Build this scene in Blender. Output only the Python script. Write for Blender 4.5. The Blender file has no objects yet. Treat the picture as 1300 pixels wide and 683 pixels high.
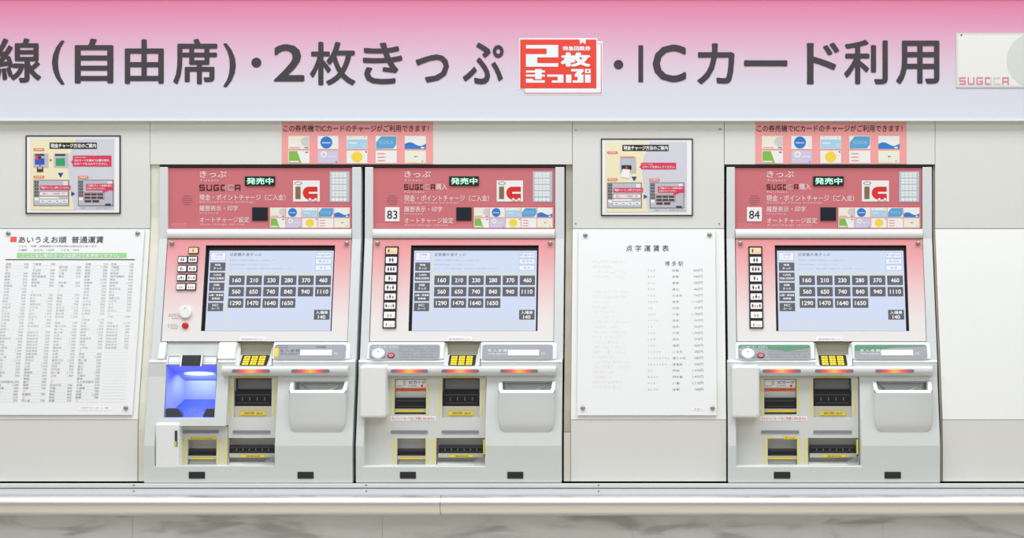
import bpy, math, random
from mathutils import Vector
random.seed(7)
scene = bpy.context.scene

# ------------------------------------------------------------------ camera
FX, FY = 815.0, 320.0        # foot of the camera's axis on the wall (pixels of the 1300x683 frame)
SC = 430.0                   # pixels per metre on the wall plane
D = 4.0                      # camera distance to the wall
CZ = 1.5                     # eye height
cam_data = bpy.data.cameras.new('camera')
cam_data.sensor_width = 36.0
cam_data.lens = 36.0 * SC * D / 1300.0
cam_data.shift_x = (650.0 - FX) / 1300.0
cam_data.shift_y = (FY - 341.5) / 1300.0
cam = bpy.data.objects.new('camera', cam_data)
scene.collection.objects.link(cam)
cam.location = (0, -D, CZ)
cam.rotation_euler = (math.radians(90), 0, 0)
scene.camera = cam

# ------------------------------------------------------------------ world, lights, exposure
world = bpy.data.worlds.new('world')
scene.world = world
world.use_nodes = True
bg = world.node_tree.nodes['Background']
bg.inputs[0].default_value = (0.97, 0.99, 1.0, 1)
bg.inputs[1].default_value = 0.43

def area_light(name, loc, aim, sx, sy, power, col=(1, 1, 1)):
    l = bpy.data.lights.new(name, 'AREA')
    l.shape = 'RECTANGLE'; l.size = sx; l.size_y = sy; l.energy = power; l.color = col
    o = bpy.data.objects.new(name, l)
    scene.collection.objects.link(o)
    o.location = loc
    o.rotation_euler = (Vector(aim) - Vector(loc)).to_track_quat('-Z', 'Y').to_euler()
    return o
area_light('ceiling_light', (-0.4, -1.4, 5.2), (-0.4, -0.1, 1.3), 9.0, 1.4, 302, (0.955, 0.985, 1.03))
area_light('ceiling_light', (-0.4, -4.6, 4.6), (-0.4, 0.0, 1.2), 9.0, 1.2, 70, (0.97, 0.985, 1.0))

scene.view_settings.view_transform = 'Standard'
scene.view_settings.look = 'None'
scene.view_settings.gamma = 1.0
scene.view_settings.exposure = 0.0

# ------------------------------------------------------------------ materials
def lin(c):
    return tuple((v / 255 / 12.92) if v / 255 <= 0.04045 else ((v / 255 + 0.055) / 1.055) ** 2.4 for v in c)

MATS = {}
def mat(name, rgb, rough=0.5, metal=0.0, emit=0.0, noise=0.0, scale=40.0, bump=0.0, spec=0.5, alpha=1.0, trans=0.0, stretch=None):
    m = bpy.data.materials.new(name); m.use_nodes = True
    nt = m.node_tree; b = nt.nodes['Principled BSDF']
    c = lin(rgb)
    b.inputs['Base Color'].default_value = (*c, 1)
    b.inputs['Roughness'].default_value = rough
    b.inputs['Metallic'].default_value = metal
    b.inputs['Specular IOR Level'].default_value = spec
    b.inputs['Transmission Weight'].default_value = trans
    if emit:
        b.inputs['Emission Color'].default_value = (*c, 1)
        b.inputs['Emission Strength'].default_value = emit
        b.inputs['Base Color'].default_value = (0.02, 0.02, 0.02, 1)
    if noise or bump:
        tc = nt.nodes.new('ShaderNodeTexCoord'); n = nt.nodes.new('ShaderNodeTexNoise')
        n.inputs['Scale'].default_value = scale; n.inputs['Detail'].default_value = 4
        mp = nt.nodes.new('ShaderNodeMapping')
        if stretch: mp.inputs['Scale'].default_value = stretch
        nt.links.new(tc.outputs['Object'], mp.inputs[0]); nt.links.new(mp.outputs[0], n.inputs['Vector'])
        if noise:
            mix = nt.nodes.new('ShaderNodeMix'); mix.data_type = 'RGBA'
            mix.inputs[6].default_value = (*[v * (1 - noise) for v in c], 1)
            mix.inputs[7].default_value = (*[min(1, v * (1 + noise)) for v in c], 1)
            nt.links.new(n.outputs['Fac'], mix.inputs[0]); nt.links.new(mix.outputs[2], b.inputs['Base Color'])
        if bump:
            bp = nt.nodes.new('ShaderNodeBump'); bp.inputs['Strength'].default_value = bump
            bp.inputs['Distance'].default_value = 0.002
            nt.links.new(n.outputs['Fac'], bp.inputs['Height']); nt.links.new(bp.outputs[0], b.inputs['Normal'])
    MATS[name] = m
    return m

def ramp_mat(name, axis, stops, rough=0.5, emit=0.0, spec=0.5):
    """colour print (or lit diffuser) that varies along one axis of the object's own box"""
    m = bpy.data.materials.new(name); m.use_nodes = True
    nt = m.node_tree; b = nt.nodes['Principled BSDF']
    b.inputs['Roughness'].default_value = rough; b.inputs['Specular IOR Level'].default_value = spec
    tc = nt.nodes.new('ShaderNodeTexCoord'); sp = nt.nodes.new('ShaderNodeSeparateXYZ'); r = nt.nodes.new('ShaderNodeValToRGB')
    nt.links.new(tc.outputs['Generated'], sp.inputs[0]); nt.links.new(sp.outputs[axis], r.inputs[0])
    el = r.color_ramp.elements
    while len(el) < len(stops): el.new(0.5)
    for e, (p, c) in zip(el, stops): e.position = p; e.color = (*lin(c), 1)
    if emit:
        nt.links.new(r.outputs[0], b.inputs['Emission Color']); b.inputs['Emission Strength'].default_value = emit
        b.inputs['Base Color'].default_value = (0.02, 0.02, 0.02, 1)
    else:
        nt.links.new(r.outputs[0], b.inputs['Base Color'])
    MATS[name] = m

mat('wall_paint', (220, 221, 215), 0.45, noise=0.012, scale=60, stretch=(1, 1, 0.1))
mat('wall_paint_plain', (229, 229, 223), 0.5, noise=0.01)
mat('cream_filler', (221, 219, 205), 0.7, noise=0.06, scale=60, bump=0.3)
mat('dirty_filler', (186, 181, 163), 0.8, noise=0.22, scale=45, bump=0.5, stretch=(1, 1, 0.25))
mat('backing_dark', (40, 40, 40), 0.9)
mat('joint_shade', (38, 38, 36), 0.7)  # dark tone for a joint line and for shade painted under the soffits
mat('wall_paint_slope_lit', (232, 233, 228), 0.45, noise=0.01, scale=60, stretch=(1, 1, 0.1))  # lighter copy of the wall paint; the slope's stronger light is in the colour
mat('acrylic_white', (233, 234, 234), 0.25, spec=0.4)
mat('white_plastic', (228, 230, 228), 0.4, noise=0.01)
mat('shell_plastic', (207, 211, 208), 0.42, noise=0.015, scale=30)
mat('shell_light', (232, 234, 233), 0.38, noise=0.01)
mat('slot_plastic', (207, 209, 203), 0.45, noise=0.02, scale=30)
mat('column_metal', (212, 216, 216), 0.35, noise=0.01)
mat('olive_grey', (176, 177, 160), 0.5)
mat('black_plastic', (22, 23, 26), 0.35)
mat('dark_glass', (22, 32, 40), 0.12)
mat('charcoal', (62, 64, 70), 0.5)
mat('beige_lip', (205, 200, 182), 0.4)
mat('yellow_tape', (236, 220, 62), 0.5, noise=0.06, scale=300)
mat('yellow_key', (236, 208, 40), 0.35)
mat('label_yellow', (232, 210, 40), 0.5)
mat('plate_grey', (156, 158, 165), 0.4)
mat('plate_green', (84, 148, 108), 0.5, noise=0.1, scale=120)
mat('lamp_off', (128, 134, 146), 0.4)
mat('steel', (196, 198, 196), 0.25, metal=1.0)
mat('steel_bolt', (160, 160, 156), 0.35, metal=0.6)
mat('red_button', (196, 34, 40), 0.25)
mat('pink_button', (226, 110, 120), 0.25)
mat('dark_red', (90, 20, 24), 0.4)
mat('orange_strip', (232, 98, 44), 0.5)
mat('ink', (58, 52, 56), 0.6)
mat('ink_black', (34, 32, 34), 0.6)
mat('ink_grey', (120, 120, 122), 0.6)
mat('ink_light', (178, 178, 180), 0.6)
mat('ink_braille', (212, 204, 202), 0.6)
mat('rule_grey', (206, 207, 209), 0.6)
mat('ink_red', (206, 60, 66), 0.6)
mat('ink_pale_red', (228, 128, 128), 0.6)
mat('print_white', (238, 238, 238), 0.5)
mat('header_white', (240, 214, 214), 0.5)
mat('header_pink', (202, 112, 118), 0.4, noise=0.012, scale=50)
mat('header_pink_dark', (186, 78, 88), 0.4)
mat('maroon', (58, 18, 26), 0.5)
mat('logo_grey', (196, 168, 170), 0.5)
mat('sticker_pink', (238, 158, 156), 0.5, noise=0.01)
mat('red_print', (226, 62, 44), 0.5)
mat('emblem_red', (214, 36, 28), 0.5)
mat('brown', (134, 102, 76), 0.5)
mat('logo_pale', (228, 236, 240), 0.5)
mat('card_grey', (226, 227, 220), 0.5)
mat('pale_panel', (206, 210, 203), 0.5)
mat('card_white', (232, 233, 230), 0.5)
mat('card_cream', (232, 230, 214), 0.5)
mat('card_dim', (206, 200, 200), 0.5)
mat('blue', (38, 120, 200), 0.5)
mat('mid_blue', (84, 160, 205), 0.5)
mat('light_blue', (164, 206, 228), 0.5)
mat('lilac', (200, 196, 222), 0.5)
mat('green', (128, 182, 72), 0.5)
mat('yellow', (238, 210, 62), 0.5)
mat('blue_grey', (178, 196, 206), 0.5)
mat('pink_letters', (222, 132, 158), 0.5)
mat('notice_grey', (206, 207, 216), 0.5)
mat('notice_cream', (235, 226, 190), 0.5)
mat('notice_screen', (186, 188, 196), 0.5)
mat('crimson', (218, 52, 92), 0.5)
mat('orange', (232, 126, 88), 0.5)
mat('navy', (50, 60, 150), 0.5)
mat('deep_blue', (48, 84, 190), 0.5)
mat('deep_green', (52, 158, 98), 0.5)
mat('chart_green', (150, 208, 140), 0.5)
mat('chart_red', (232, 84, 84), 0.5)
mat('screen_blue', (213, 224, 249), 0.3, emit=0.93)
mat('screen_white', (236, 242, 255), 0.3, emit=0.98)
mat('screen_button', (92, 93, 98), 0.3, emit=0.95)
mat('screen_text', (246, 248, 250), 0.3, emit=1.0)
mat('screen_line', (224, 232, 168), 0.3, emit=0.95)
mat('screen_ink', (110, 116, 140), 0.3, emit=0.9)
mat('screen_pale_ink', (170, 180, 205), 0.3, emit=0.9)
mat('screen_border', (160, 176, 216), 0.3, emit=0.9)
mat('led_black', (10, 34, 26), 0.3)
mat('led_green', (196, 255, 226), 0.3, emit=1.15)
mat('led_halo', (20, 120, 82), 0.3, emit=0.7)
mat('button_lit', (255, 222, 180), 0.4, emit=0.95)
mat('bay_blue', (160, 172, 246), 0.6, spec=0.2)
mat('bay_floor', (74, 92, 228), 0.5, spec=0.3)
mat('bay_lamp', (206, 228, 255), 0.3, emit=1.4)
mat('bay_mark', (130, 160, 255), 0.3, emit=0.8)
mat('beige_stone', (198, 186, 170), 0.35, noise=0.06, scale=6)
mat('mortar', (222, 220, 212), 0.8)
mat('brushed_steel', (236, 235, 231), 0.30, metal=1.0, noise=0.03, scale=30, stretch=(0.05, 1, 6))
mat('ledge_metal', (222, 224, 222), 0.4, noise=0.01)
mat('ledge_grey', (168, 172, 173), 0.4, noise=0.02)
mat('clear_plastic', (236, 238, 236), 0.08, spec=0.6, trans=0.85)
ramp_mat('banner_print', 'Z', [(0.0, (214, 221, 230)), (0.26, (213, 212, 223)), (0.5, (216, 188, 205)), (0.78, (216, 150, 179)), (1.0, (214, 114, 150))], 0.4)
ramp_mat('door_print', 'Z', [(0.0, (229, 227, 225)), (0.22, (230, 223, 221)), (0.5, (230, 198, 197)), (0.8, (228, 163, 165)), (1.0, (224, 141, 144))], 0.35)
ramp_mat('lamp_lit', 'X', [(0.0, (120, 96, 110)), (0.14, (150, 92, 102)), (0.3, (236, 92, 76)), (0.5, (255, 182, 84)), (0.7, (240, 92, 74)), (0.86, (150, 92, 102)), (1.0, (120, 96, 110))], 0.3, emit=1.1)
# marble slab
def marble():
    m = bpy.data.materials.new('marble'); m.use_nodes = True
    nt = m.node_tree; b = nt.nodes['Principled BSDF']; b.inputs['Roughness'].default_value = 0.3
    tc = nt.nodes.new('ShaderNodeTexCoord'); mp = nt.nodes.new('ShaderNodeMapping')
    mp.inputs['Rotation'].default_value = (0, math.radians(-35), 0); mp.inputs['Scale'].default_value = (0.8, 1.0, 3.4)
    n = nt.nodes.new('ShaderNodeTexNoise'); n.inputs['Scale'].default_value = 6.0; n.inputs['Detail'].default_value = 12; n.inputs['Distortion'].default_value = 0.7
    r = nt.nodes.new('ShaderNodeValToRGB'); e = r.color_ramp.elements
    e[0].position = 0.33; e[0].color = (*lin((172, 174, 169)), 1)
    e[1].position = 0.47; e[1].color = (*lin((209, 213, 209)), 1)
    k = e.new(0.7); k.color = (*lin((219, 223, 220)), 1)
    nt.links.new(tc.outputs['Object'], mp.inputs[0]); nt.links.new(mp.outputs[0], n.inputs['Vector'])
    nt.links.new(n.outputs['Fac'], r.inputs[0]); nt.links.new(r.outputs[0], b.inputs['Base Color'])
    MATS['marble'] = m
marble()

# ------------------------------------------------------------------ geometry helpers
class Ctx: pass
ctx = Ctx(); ctx.O = Vector((0, 0, 0)); ctx.k = 1.0

def W(px, py, d, dx=None):
    """point at protrusion d from the wall; dx: protrusion at which the x measure was taken"""
    if dx is None: dx = d
    return Vector(((px - FX) / SC * (1 - dx / D), -d, CZ - (py - FY) / SC * (1 - d / D)))

def L(px, py, d, dx=None):
    p = W(px, py, d, dx) - ctx.O
    p.x /= ctx.k
    return p

def slope(y):                                  # front profile shared by wall boards and machines
    if y <= 290: return 0.0
    if y >= 533: return 0.10 + min(1, (y - 533) / 80) * 0.002
    return 0.10 * (y - 290) / 243.0

class Surf:
    """px, py, lift -> local point"""
    def __init__(s, f, dx=None): s.f = f if callable(f) else (lambda y, v=f: v); s.dx = dx
    def __call__(s, x, y, lift=0.0):
        d = s.f(y); p = L(x, y, d, s.dx); p.y -= lift
        return p

GLY = {}
def glyphs(s, bold=0.0, spacing=1.0):
    key = (s, bold, spacing)
    if bold and key not in GLY:            # heavier strokes: shifted overlays (curve offset breaks dense characters)
        vs, fs = glyphs(s, 0.0, spacing); V = []; F = []
        w = bold
        for dx, dy in ((0, 0), (w, 0), (-w, 0), (0, w), (0, -w), (w * .7, w * .7), (-w * .7, w * .7), (w * .7, -w * .7), (-w * .7, -w * .7)):
            b = len(V); V += [(x + dx, y + dy, len(V) / max(1, len(vs)) * 0.00001) for x, y in vs]; F += [tuple(b + i for i in f) for f in fs]
        GLY[key] = (V, F)
    if key not in GLY:
        c = bpy.data.curves.new('t', 'FONT'); c.body = s; c.resolution_u = 3; c.fill_mode = 'FRONT'; c.space_character = spacing
        o = bpy.data.objects.new('t', c); m = o.to_mesh()
        vs = [(v.co.x, v.co.y) for v in m.vertices]; fs = [tuple(p.vertices) for p in m.polygons]
        o.to_mesh_clear(); bpy.data.objects.remove(o); bpy.data.curves.remove(c)
        GLY[key] = (vs, fs)
    return GLY[key]

class MB:
    def __init__(s): s.v = []; s.f = []; s.m = []; s.names = []
    def mi(s, name):
        if name not in s.names: s.names.append(name)
        return s.names.index(name)
    def add(s, vs, fs, m):
        b = len(s.v); s.v += [Vector(v) for v in vs]; k = s.mi(m)
        for f in fs: s.f.append([b + i for i in f]); s.m.append(k)
    def poly(s, S, pts, m, lift=0.0004):          # pts in pixels, clockwise or not
        a = sum(pts[i][0] * pts[(i + 1) % len(pts)][1] - pts[(i + 1) % len(pts)][0] * pts[i][1] for i in range(len(pts)))
        if a > 0: pts = pts[::-1]                 # pixel y runs down: keep faces towards the camera
        s.add([S(x, y, lift) for x, y in pts], [list(range(len(pts)))], m)
    def rect(s, S, x0, y0, x1, y1, m, lift=0.0004): s.poly(S, [(x0, y0), (x1, y0), (x1, y1), (x0, y1)], m, lift)
    def disc(s, S, cx, cy, rx, ry, m, lift=0.0004, n=24): s.poly(S, [(cx + rx * math.cos(2 * math.pi * i / n), cy + ry * math.sin(2 * math.pi * i / n)) for i in range(n)], m, lift)
    def frame(s, S, x0, y0, x1, y1, w, m, lift=0.0004):
        s.rect(S, x0, y0, x1, y0 + w, m, lift); s.rect(S, x0, y1 - w, x1, y1, m, lift)
        s.rect(S, x0, y0 + w, x0 + w, y1 - w, m, lift); s.rect(S, x1 - w, y0 + w, x1, y1 - w, m, lift)
    def ring(s, S, pts, inner, m, lift=0.0004):
        n = len(pts)
        s.add([S(x, y, lift) for x, y in pts] + [S(x, y, lift) for x, y in inner], [[i, (i + 1) % n, n + (i + 1) % n, n + i] for i in range(n)], m)
    def text(s, S, t, x0, y0, x1, y1, m, bold=0.0, lift=0.0006, spacing=1.0, shear=0.0):     # fitted to a box
        vs, fs = glyphs(t, bold, spacing)
        if not vs: return
        a = min(v[0] for v in vs); b = max(v[0] for v in vs); c = min(v[1] for v in vs); d = max(v[1] for v in vs)
        s.add([S(x0 + (v[0] - a) / (b - a) * (x1 - x0) + shear * (v[1] - c), y1 - (v[1] - c) / (d - c) * (y1 - y0), lift + (v[2] if len(v) > 2 else 0)) for v in vs], [f for f in fs], m)
    def line(s, S, t, x, y, size, m, bold=0.0, align='L', lift=0.0006, wx=1.0):                # natural advance, y = baseline
        vs, fs = glyphs(t, bold)
        if not vs: return
        a = 0; b = max(v[0] for v in vs)
        o = {'L': 0, 'R': -b * size * wx, 'C': -b * size * wx / 2}[align]
        s.add([S(x + o + v[0] * size * wx, y - v[1] * size, lift + (v[2] if len(v) > 2 else 0)) for v in vs], fs, m)
    def solid(s, S, pts, m, t0, t1, ch=0.0, side=None):    # prism from lift t0 to t1 over an outline; ch: chamfer in px
        a = sum(pts[i][0] * pts[(i + 1) % len(pts)][1] - pts[(i + 1) % len(pts)][0] * pts[i][1] for i in range(len(pts)))
        if a > 0: pts = pts[::-1]
        n = len(pts)
        rings = [[S(x, y, t0) for x, y in pts]]
        if ch:
            cx = sum(p[0] for p in pts) / n; cy = sum(p[1] for p in pts) / n
            w = max(abs(p[0] - cx) for p in pts); h = max(abs(p[1] - cy) for p in pts)
            cm = ch / SC
            for k, q in ((0.0, 1.0), (0.35, 0.45), (1.0, 0.0)):
                rings.append([S(cx + (x - cx) * (1 - ch * k / w), cy + (y - cy) * (1 - ch * k / h), t1 - cm * q * 0.8) for x, y in pts])
        else: rings.append([S(x, y, t1) for x, y in pts])
        vs = [p for r in rings for p in r]; fs = []
        for r in range(len(rings) - 1):
            for i in range(n):
                j = (i + 1) % n; fs.append([r * n + i, r * n + j, (r + 1) * n + j, (r + 1) * n + i])
        s.add(vs, fs, side or m)
        b = len(s.v) - n
        s.f.append([b + i for i in range(n)]); s.m.append(s.mi(m))
        b0 = len(s.v) - len(vs)
        s.f.append([b0 + i for i in reversed(range(n))]); s.m.append(s.mi(side or m))
    def box(s, S, x0, y0, x1, y1, m, t0, t1, r=0.0, ch=0.0):
        s.solid(S, rrect(x0, y0, x1, y1, r), m, t0, t1, ch)
    def extr(s, x0, x1, prof, m, dx=None, xs=None):        # prof: list of (py, d) closed outline, extruded in x
        n = len(prof)
        dd = dx if dx is not None else sum(p[1] for p in prof) / n
        A = [L(x0, y, d, dd) for y, d in prof]; B = [L(x1, y, d, dd) for y, d in prof]
        s.add(A + B, [[i, n + i, n + (i + 1) % n, (i + 1) % n] for i in range(n)] + [list(range(n)), [n + i for i in reversed(range(n))]], m)
    def holed(s, S, xs, ys, holes, m, depth, back=None, thick=0.02, wallm=None):
        """front sheet over the grid xs x ys with recessed holes (list of boxes); walls run back by depth"""
        xs = sorted(set(xs) | {h[0] for h in holes} | {h[2] for h in holes}); ys = sorted(set(ys) | {h[1] for h in holes} | {h[3] for h in holes})
        nx, ny = len(xs), len(ys)
        def hole(i, j):
            if i < 0 or j < 0 or i >= nx - 1 or j >= ny - 1: return None
            cx = (xs[i] + xs[i + 1]) / 2; cy = (ys[j] + ys[j + 1]) / 2
            for h in holes:
                if h[0] < cx < h[2] and h[1] < cy < h[3]: return h
            return False
        b = len(s.v); k = s.mi(m); w = s.mi(wallm or m)
        for j in range(ny):
            for i in range(nx): s.v.append(S(xs[i], ys[j], 0))
        c = len(s.v)
        for j in range(ny):
            for i in range(nx): s.v.append(S(xs[i], ys[j], -depth))
        F = lambda i, j: b + j * nx + i
        G = lambda i, j: c + j * nx + i
        for j in range(ny - 1):
            for i in range(nx - 1):
                h = hole(i, j)
                if not h: s.f.append([F(i, j + 1), F(i + 1, j + 1), F(i + 1, j), F(i, j)]); s.m.append(k)
                elif back: s.f.append([G(i, j + 1), G(i + 1, j + 1), G(i + 1, j), G(i, j)]); s.m.append(s.mi(back))
                for (a, e, p, q) in ((i - 1, j, (i, j), (i, j + 1)), (i + 1, j, (i + 1, j + 1), (i + 1, j)), (i, j - 1, (i + 1, j), (i, j)), (i, j + 1, (i, j + 1), (i + 1, j + 1))):
                    o = hole(a, e)
                    if h and o is False or (h is False and o is None):
                        quad = [F(*p), F(*q), G(*q), G(*p)]
                        if h is False: quad = quad[::-1]
                        s.f.append(quad); s.m.append(w)
    def sphere(s, c, r, m, n=14, k=8, ry=None):
        vs = []; fs = []
        for j in range(k + 1):
            t = math.pi * j / k
            for i in range(n):
                a = 2 * math.pi * i / n
                vs.append((c[0] + r * math.sin(t) * math.cos(a), c[1] + (ry or r) * math.sin(t) * math.sin(a), c[2] + r * math.cos(t)))
        for j in range(k):
            for i in range(n): fs.append([j * n + i, (j + 1) * n + i, (j + 1) * n + (i + 1) % n, j * n + (i + 1) % n])
        s.add(vs, fs, m)
    def build(s, name, parent=None, smooth=False, bevel=0.0):
        me = bpy.data.meshes.new(name)
        me.from_pydata([tuple(v) for v in s.v], [], s.f)
        for n in s.names: me.materials.append(MATS[n])
        me.polygons.foreach_set('material_index', s.m)
        if smooth: me.polygons.foreach_set('use_smooth', [True] * len(s.f))
        me.update()
        o = bpy.data.objects.new(name, me); scene.collection.objects.link(o)
        if parent: o.parent = parent
        if smooth:
            try: me.set_sharp_from_angle(angle=math.radians(38))
            except Exception: pass
        if smooth and name in ('receiver_box', 'round_speaker', 'red_push_button'): o.modifiers.new('normals', 'WEIGHTED_NORMAL').keep_sharp = True
        if bevel:
            bv = o.modifiers.new('bevel', 'BEVEL'); bv.width = bevel; bv.segments = 3; bv.limit_method = 'ANGLE'; bv.angle_limit = math.radians(35)
        return o

def rrect(x0, y0, x1, y1, r=0.0, n=4):
    if r <= 0: return [(x0, y0), (x1, y0), (x1, y1), (x0, y1)]
    out = []
    for cx, cy, a in ((x1 - r, y0 + r, -90), (x1 - r, y1 - r, 0), (x0 + r, y1 - r, 90), (x0 + r, y0 + r, 180)):
        for i in range(n + 1):
            t = math.radians(a + 90 * i / n); out.append((cx + r * math.cos(t), cy + r * math.sin(t)))
    return out

def thing(name, label, cat, px, py, d, group=None):
    o = bpy.data.objects.new(name, None); scene.collection.objects.link(o)
    o.empty_display_size = 0.05
    o.location = W(px, py, d)
    o['label'] = label; o['category'] = cat
    if group: o['group'] = group
    ctx.O = W(px, py, d); ctx.k = 1.0
    return o

def reset(): ctx.O = Vector((0, 0, 0)); ctx.k = 1.0

# ------------------------------------------------------------------ setting
reset()
def structure(o, label=None):
    o['kind'] = 'structure'
    if label: o['label'] = label
    return o

fl = MB(); fl.add([(-6, -9, 0), (6, -9, 0), (6, 0.3, 0), (-6, 0.3, 0), (-6, -9, -0.1), (6, -9, -0.1), (6, 0.3, -0.1), (-6, 0.3, -0.1)],
       [[0, 1, 2, 3], [7, 6, 5, 4], [0, 4, 5, 1], [1, 5, 6, 2], [2, 6, 7, 3], [3, 7, 4, 0]], 'beige_stone')
structure(fl.build('floor'), 'beige stone floor in front of the machines')

XL, XR = -520.0, 1900.0
wb = MB(); S0 = Surf(-0.36)
wb.box(S0, XL, -240, XR, 965, 'backing_dark', -0.05, 0.0)
wall = structure(wb.build('wall_back'), 'off-white station wall with ticket machines set in it')

def board(x0, x1, prof, m='wall_paint', name='wall_panel', back=-0.03):
    b = MB(); pts = [(prof[0][0], back)] + prof + [(prof[-1][0], back)]
    b.extr(x0, x1, pts, m, dx=0.0)
    return b.build(name, wall)
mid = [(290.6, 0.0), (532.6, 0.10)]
lo = [(533.2, 0.0995), (611, 0.101)]
for a, b_ in ((XL, 190.2), (727, 919.2), (1187.4, XR)):
    board(a, b_, [(153, 0.0), (289.8, 0.0)])
    board(a, b_, mid, 'wall_paint_slope_lit')  # sloping board, brightness from overhead light painted in
    board(a, b_, lo, back=0.03)
board(190.8, 726.4, [(153, 0.0), (208.6, 0.0)], back=-0.12)
board(919.8, 1186.8, [(153, 0.0), (208.6, 0.0)], back=-0.12)
board(XL, XR, [(-240, 0.0), (152.4, 0.0)])                      # wall behind and above the banner
# screws at the corners of the centre upper board
b = MB()
for x, y in ((731, 165), (913, 164), (731, 284), (913, 284), (915, 164)):
    b.disc(Surf(0.0), x, y, 1.1, 1.1, 'steel_bolt', 0.0008, 10)
b.build('screw', wall)
# filler strips beside the machines
def filler(x0, x1, y0, y1, m, off):
    b = MB(); n = 12; pr = []
    for i in range(n + 1):
        y = y0 + (y1 - y0) * i / n; pr.append((y, slope(y) + off))
    pr = [(y0, -0.1)] + pr + [(y1, -0.1)]
    b.extr(x0, x1, pr, m, dx=0.0)
    return b.build('filler_strip', wall)
filler(190.8, 202.2, 208.8, 611, 'cream_filler', -0.006)
filler(718.2, 726.4, 208.8, 548, 'dirty_filler', -0.010)
filler(718.2, 726.4, 548.6, 611, 'cream_filler', -0.006)
filler(1185.6, 1186.8, 208.8, 611, 'dirty_filler', -0.008)
filler(919.6, 920.6, 208.8, 611, 'joint_shade', -0.02)
# dark strips standing in for the shade under the soffits
b = MB(); b.box(Surf(0.0), 202.4, 208.8, 718, 211.6, 'joint_shade', -0.10, -0.002); b.build('joint_shade', wall)
b = MB(); b.box(Surf(0.0), 920.8, 208.8, 1185.4, 211.6, 'joint_shade', -0.10, -0.002); b.build('joint_shade', wall)

# lower wall of marble slabs
wl = MB(); wl.box(Surf(0.085), XL, 650, XR, 985, 'mortar', -0.3, 0.0185)
low = structure(wl.build('wall_lower'), 'grey veined marble wall under the counter')
xs = [-520 + 0] ; x = 487.5
edges = [487.5 + 316 * k for k in range(-3, 5)]
for a, c in zip(edges[:-1], edges[1:]):
    b = MB(); b.box(Surf(0.085), a + 0.45, 652, c - 0.45, 960, 'marble', 0.0, 0.02)
    b.build('marble_slab', low)

# counter: metal ledge and round steel nosing
def arc(cy, cd, ry, rd, a0, a1, n=16):
    return [(cy - ry * math.sin(math.radians(a0 + (a1 - a0) * i / n)), cd + rd * math.cos(math.radians(a0 + (a1 - a0) * i / n))) for i in range(n + 1)]
b = MB(); b.extr(XL, XR, [(613.6, 0.0), (613.6, 0.10), (613.6, 0.128), (614.4, 0.132), (619.2, 0.132), (619.6, 0.120), (650, 0.120), (650, 0.0)], 'ledge_metal', dx=0.13)
trim = structure(b.build('trim_1'), 'off-white metal ledge under the machines')
b = MB(); b.extr(XL, XR, [(620.6, 0.1205), (620.6, 0.134), (627.6, 0.146), (640, 0.146), (640, 0.1205)], 'ledge_grey', dx=0.13); b.build('ledge_strip', trim)
b = MB()
for x in (465, 760, 170):
    for y in (616, 623.5): b.disc(Surf(0.133 if y < 620 else 0.141), x, y, 1.1, 0.9, 'charcoal', 0.001, 8)
b.build('screw', trim)
for a, c in ((XL, 560.6), (561.2, XR)):
    b = MB(); pr = arc(641.5, 0.150, 13.3, 0.034, 90, -90)
    b.extr(a, c, [(628.2, 0.122)] + pr + [(654.8, 0.122)], 'brushed_steel', dx=0.15)
    o = b.build('trim_2', smooth=True)
    structure(o, 'rounded brushed-steel nosing, ' + ('left length' if a < 0 else 'right length'))

# ------------------------------------------------------------------ banner
BT = thing('banner_sign', 'long pink-to-white banner sign with big dark Japanese letters above the machines', 'sign', 650, 152, 0.0)
b = MB(); b.box(Surf(0.0), XL, -0.5, XR, 152.2, 'banner_print', 0.0006, 0.014); b.build('panel', BT)
b = MB(); b.box(Surf(0.0), XL, 152.4, XR, 154.2, 'white_plastic', 0.0006, 0.017); b.build('edge_strip', BT)
b = MB(); b.box(Surf(0.0), XL, -3, XR, -0.7, 'white_plastic', 0.0006, 0.017); b.build('edge_strip', BT)
SB = Surf(0.0145)
for ch, x0, y0, x1, y1 in (('線', -7, 48.5, 52.5, 105), ('(', 66, 51.5, 82, 107.5), ('自', 95, 49, 144, 106), ('由', 158.5, 50, 208, 106.5),
        ('席', 220, 49, 276, 107), (')', 283.5, 55, 299.5, 110.5), ('2', 347.5, 56, 386.5, 103.5), ('枚', 393.5, 53, 451.5, 108.5),
        ('き', 460.5, 54, 511, 107), ('っ', 527.5, 69, 570, 105), ('ぷ', 587.5, 54, 639.5, 107), ('I', 810.5, 57.5, 816.5, 104.5), ('C', 828.5, 56.5, 871, 104.5),
        ('カ', 885, 55, 932.5, 107), ('ー', 944.5, 76.3, 999.5, 84.3), ('ド', 1024, 54, 1065.5, 107), ('利', 1071.5, 50.5, 1127, 107), ('用', 1137.5, 51.5, 1192.5, 107)):
    b = MB()
    if ch == 'I': b.rect(SB, x0, y0, x1, y1, 'ink')
    else: b.text(SB, ch, x0, y0, x1, y1, 'ink', bold={'2': 0.016, 'C': 0.02, '(': .014, ')': .014}.get(ch, 0.018))
    b.build('letter', BT)
for x, y, r in ((325.5, 79.5, 6.3), (785.2, 82, 6)):
    b = MB(); b.disc(SB, x, y, r, r, 'ink'); b.build('letter', BT)

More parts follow.
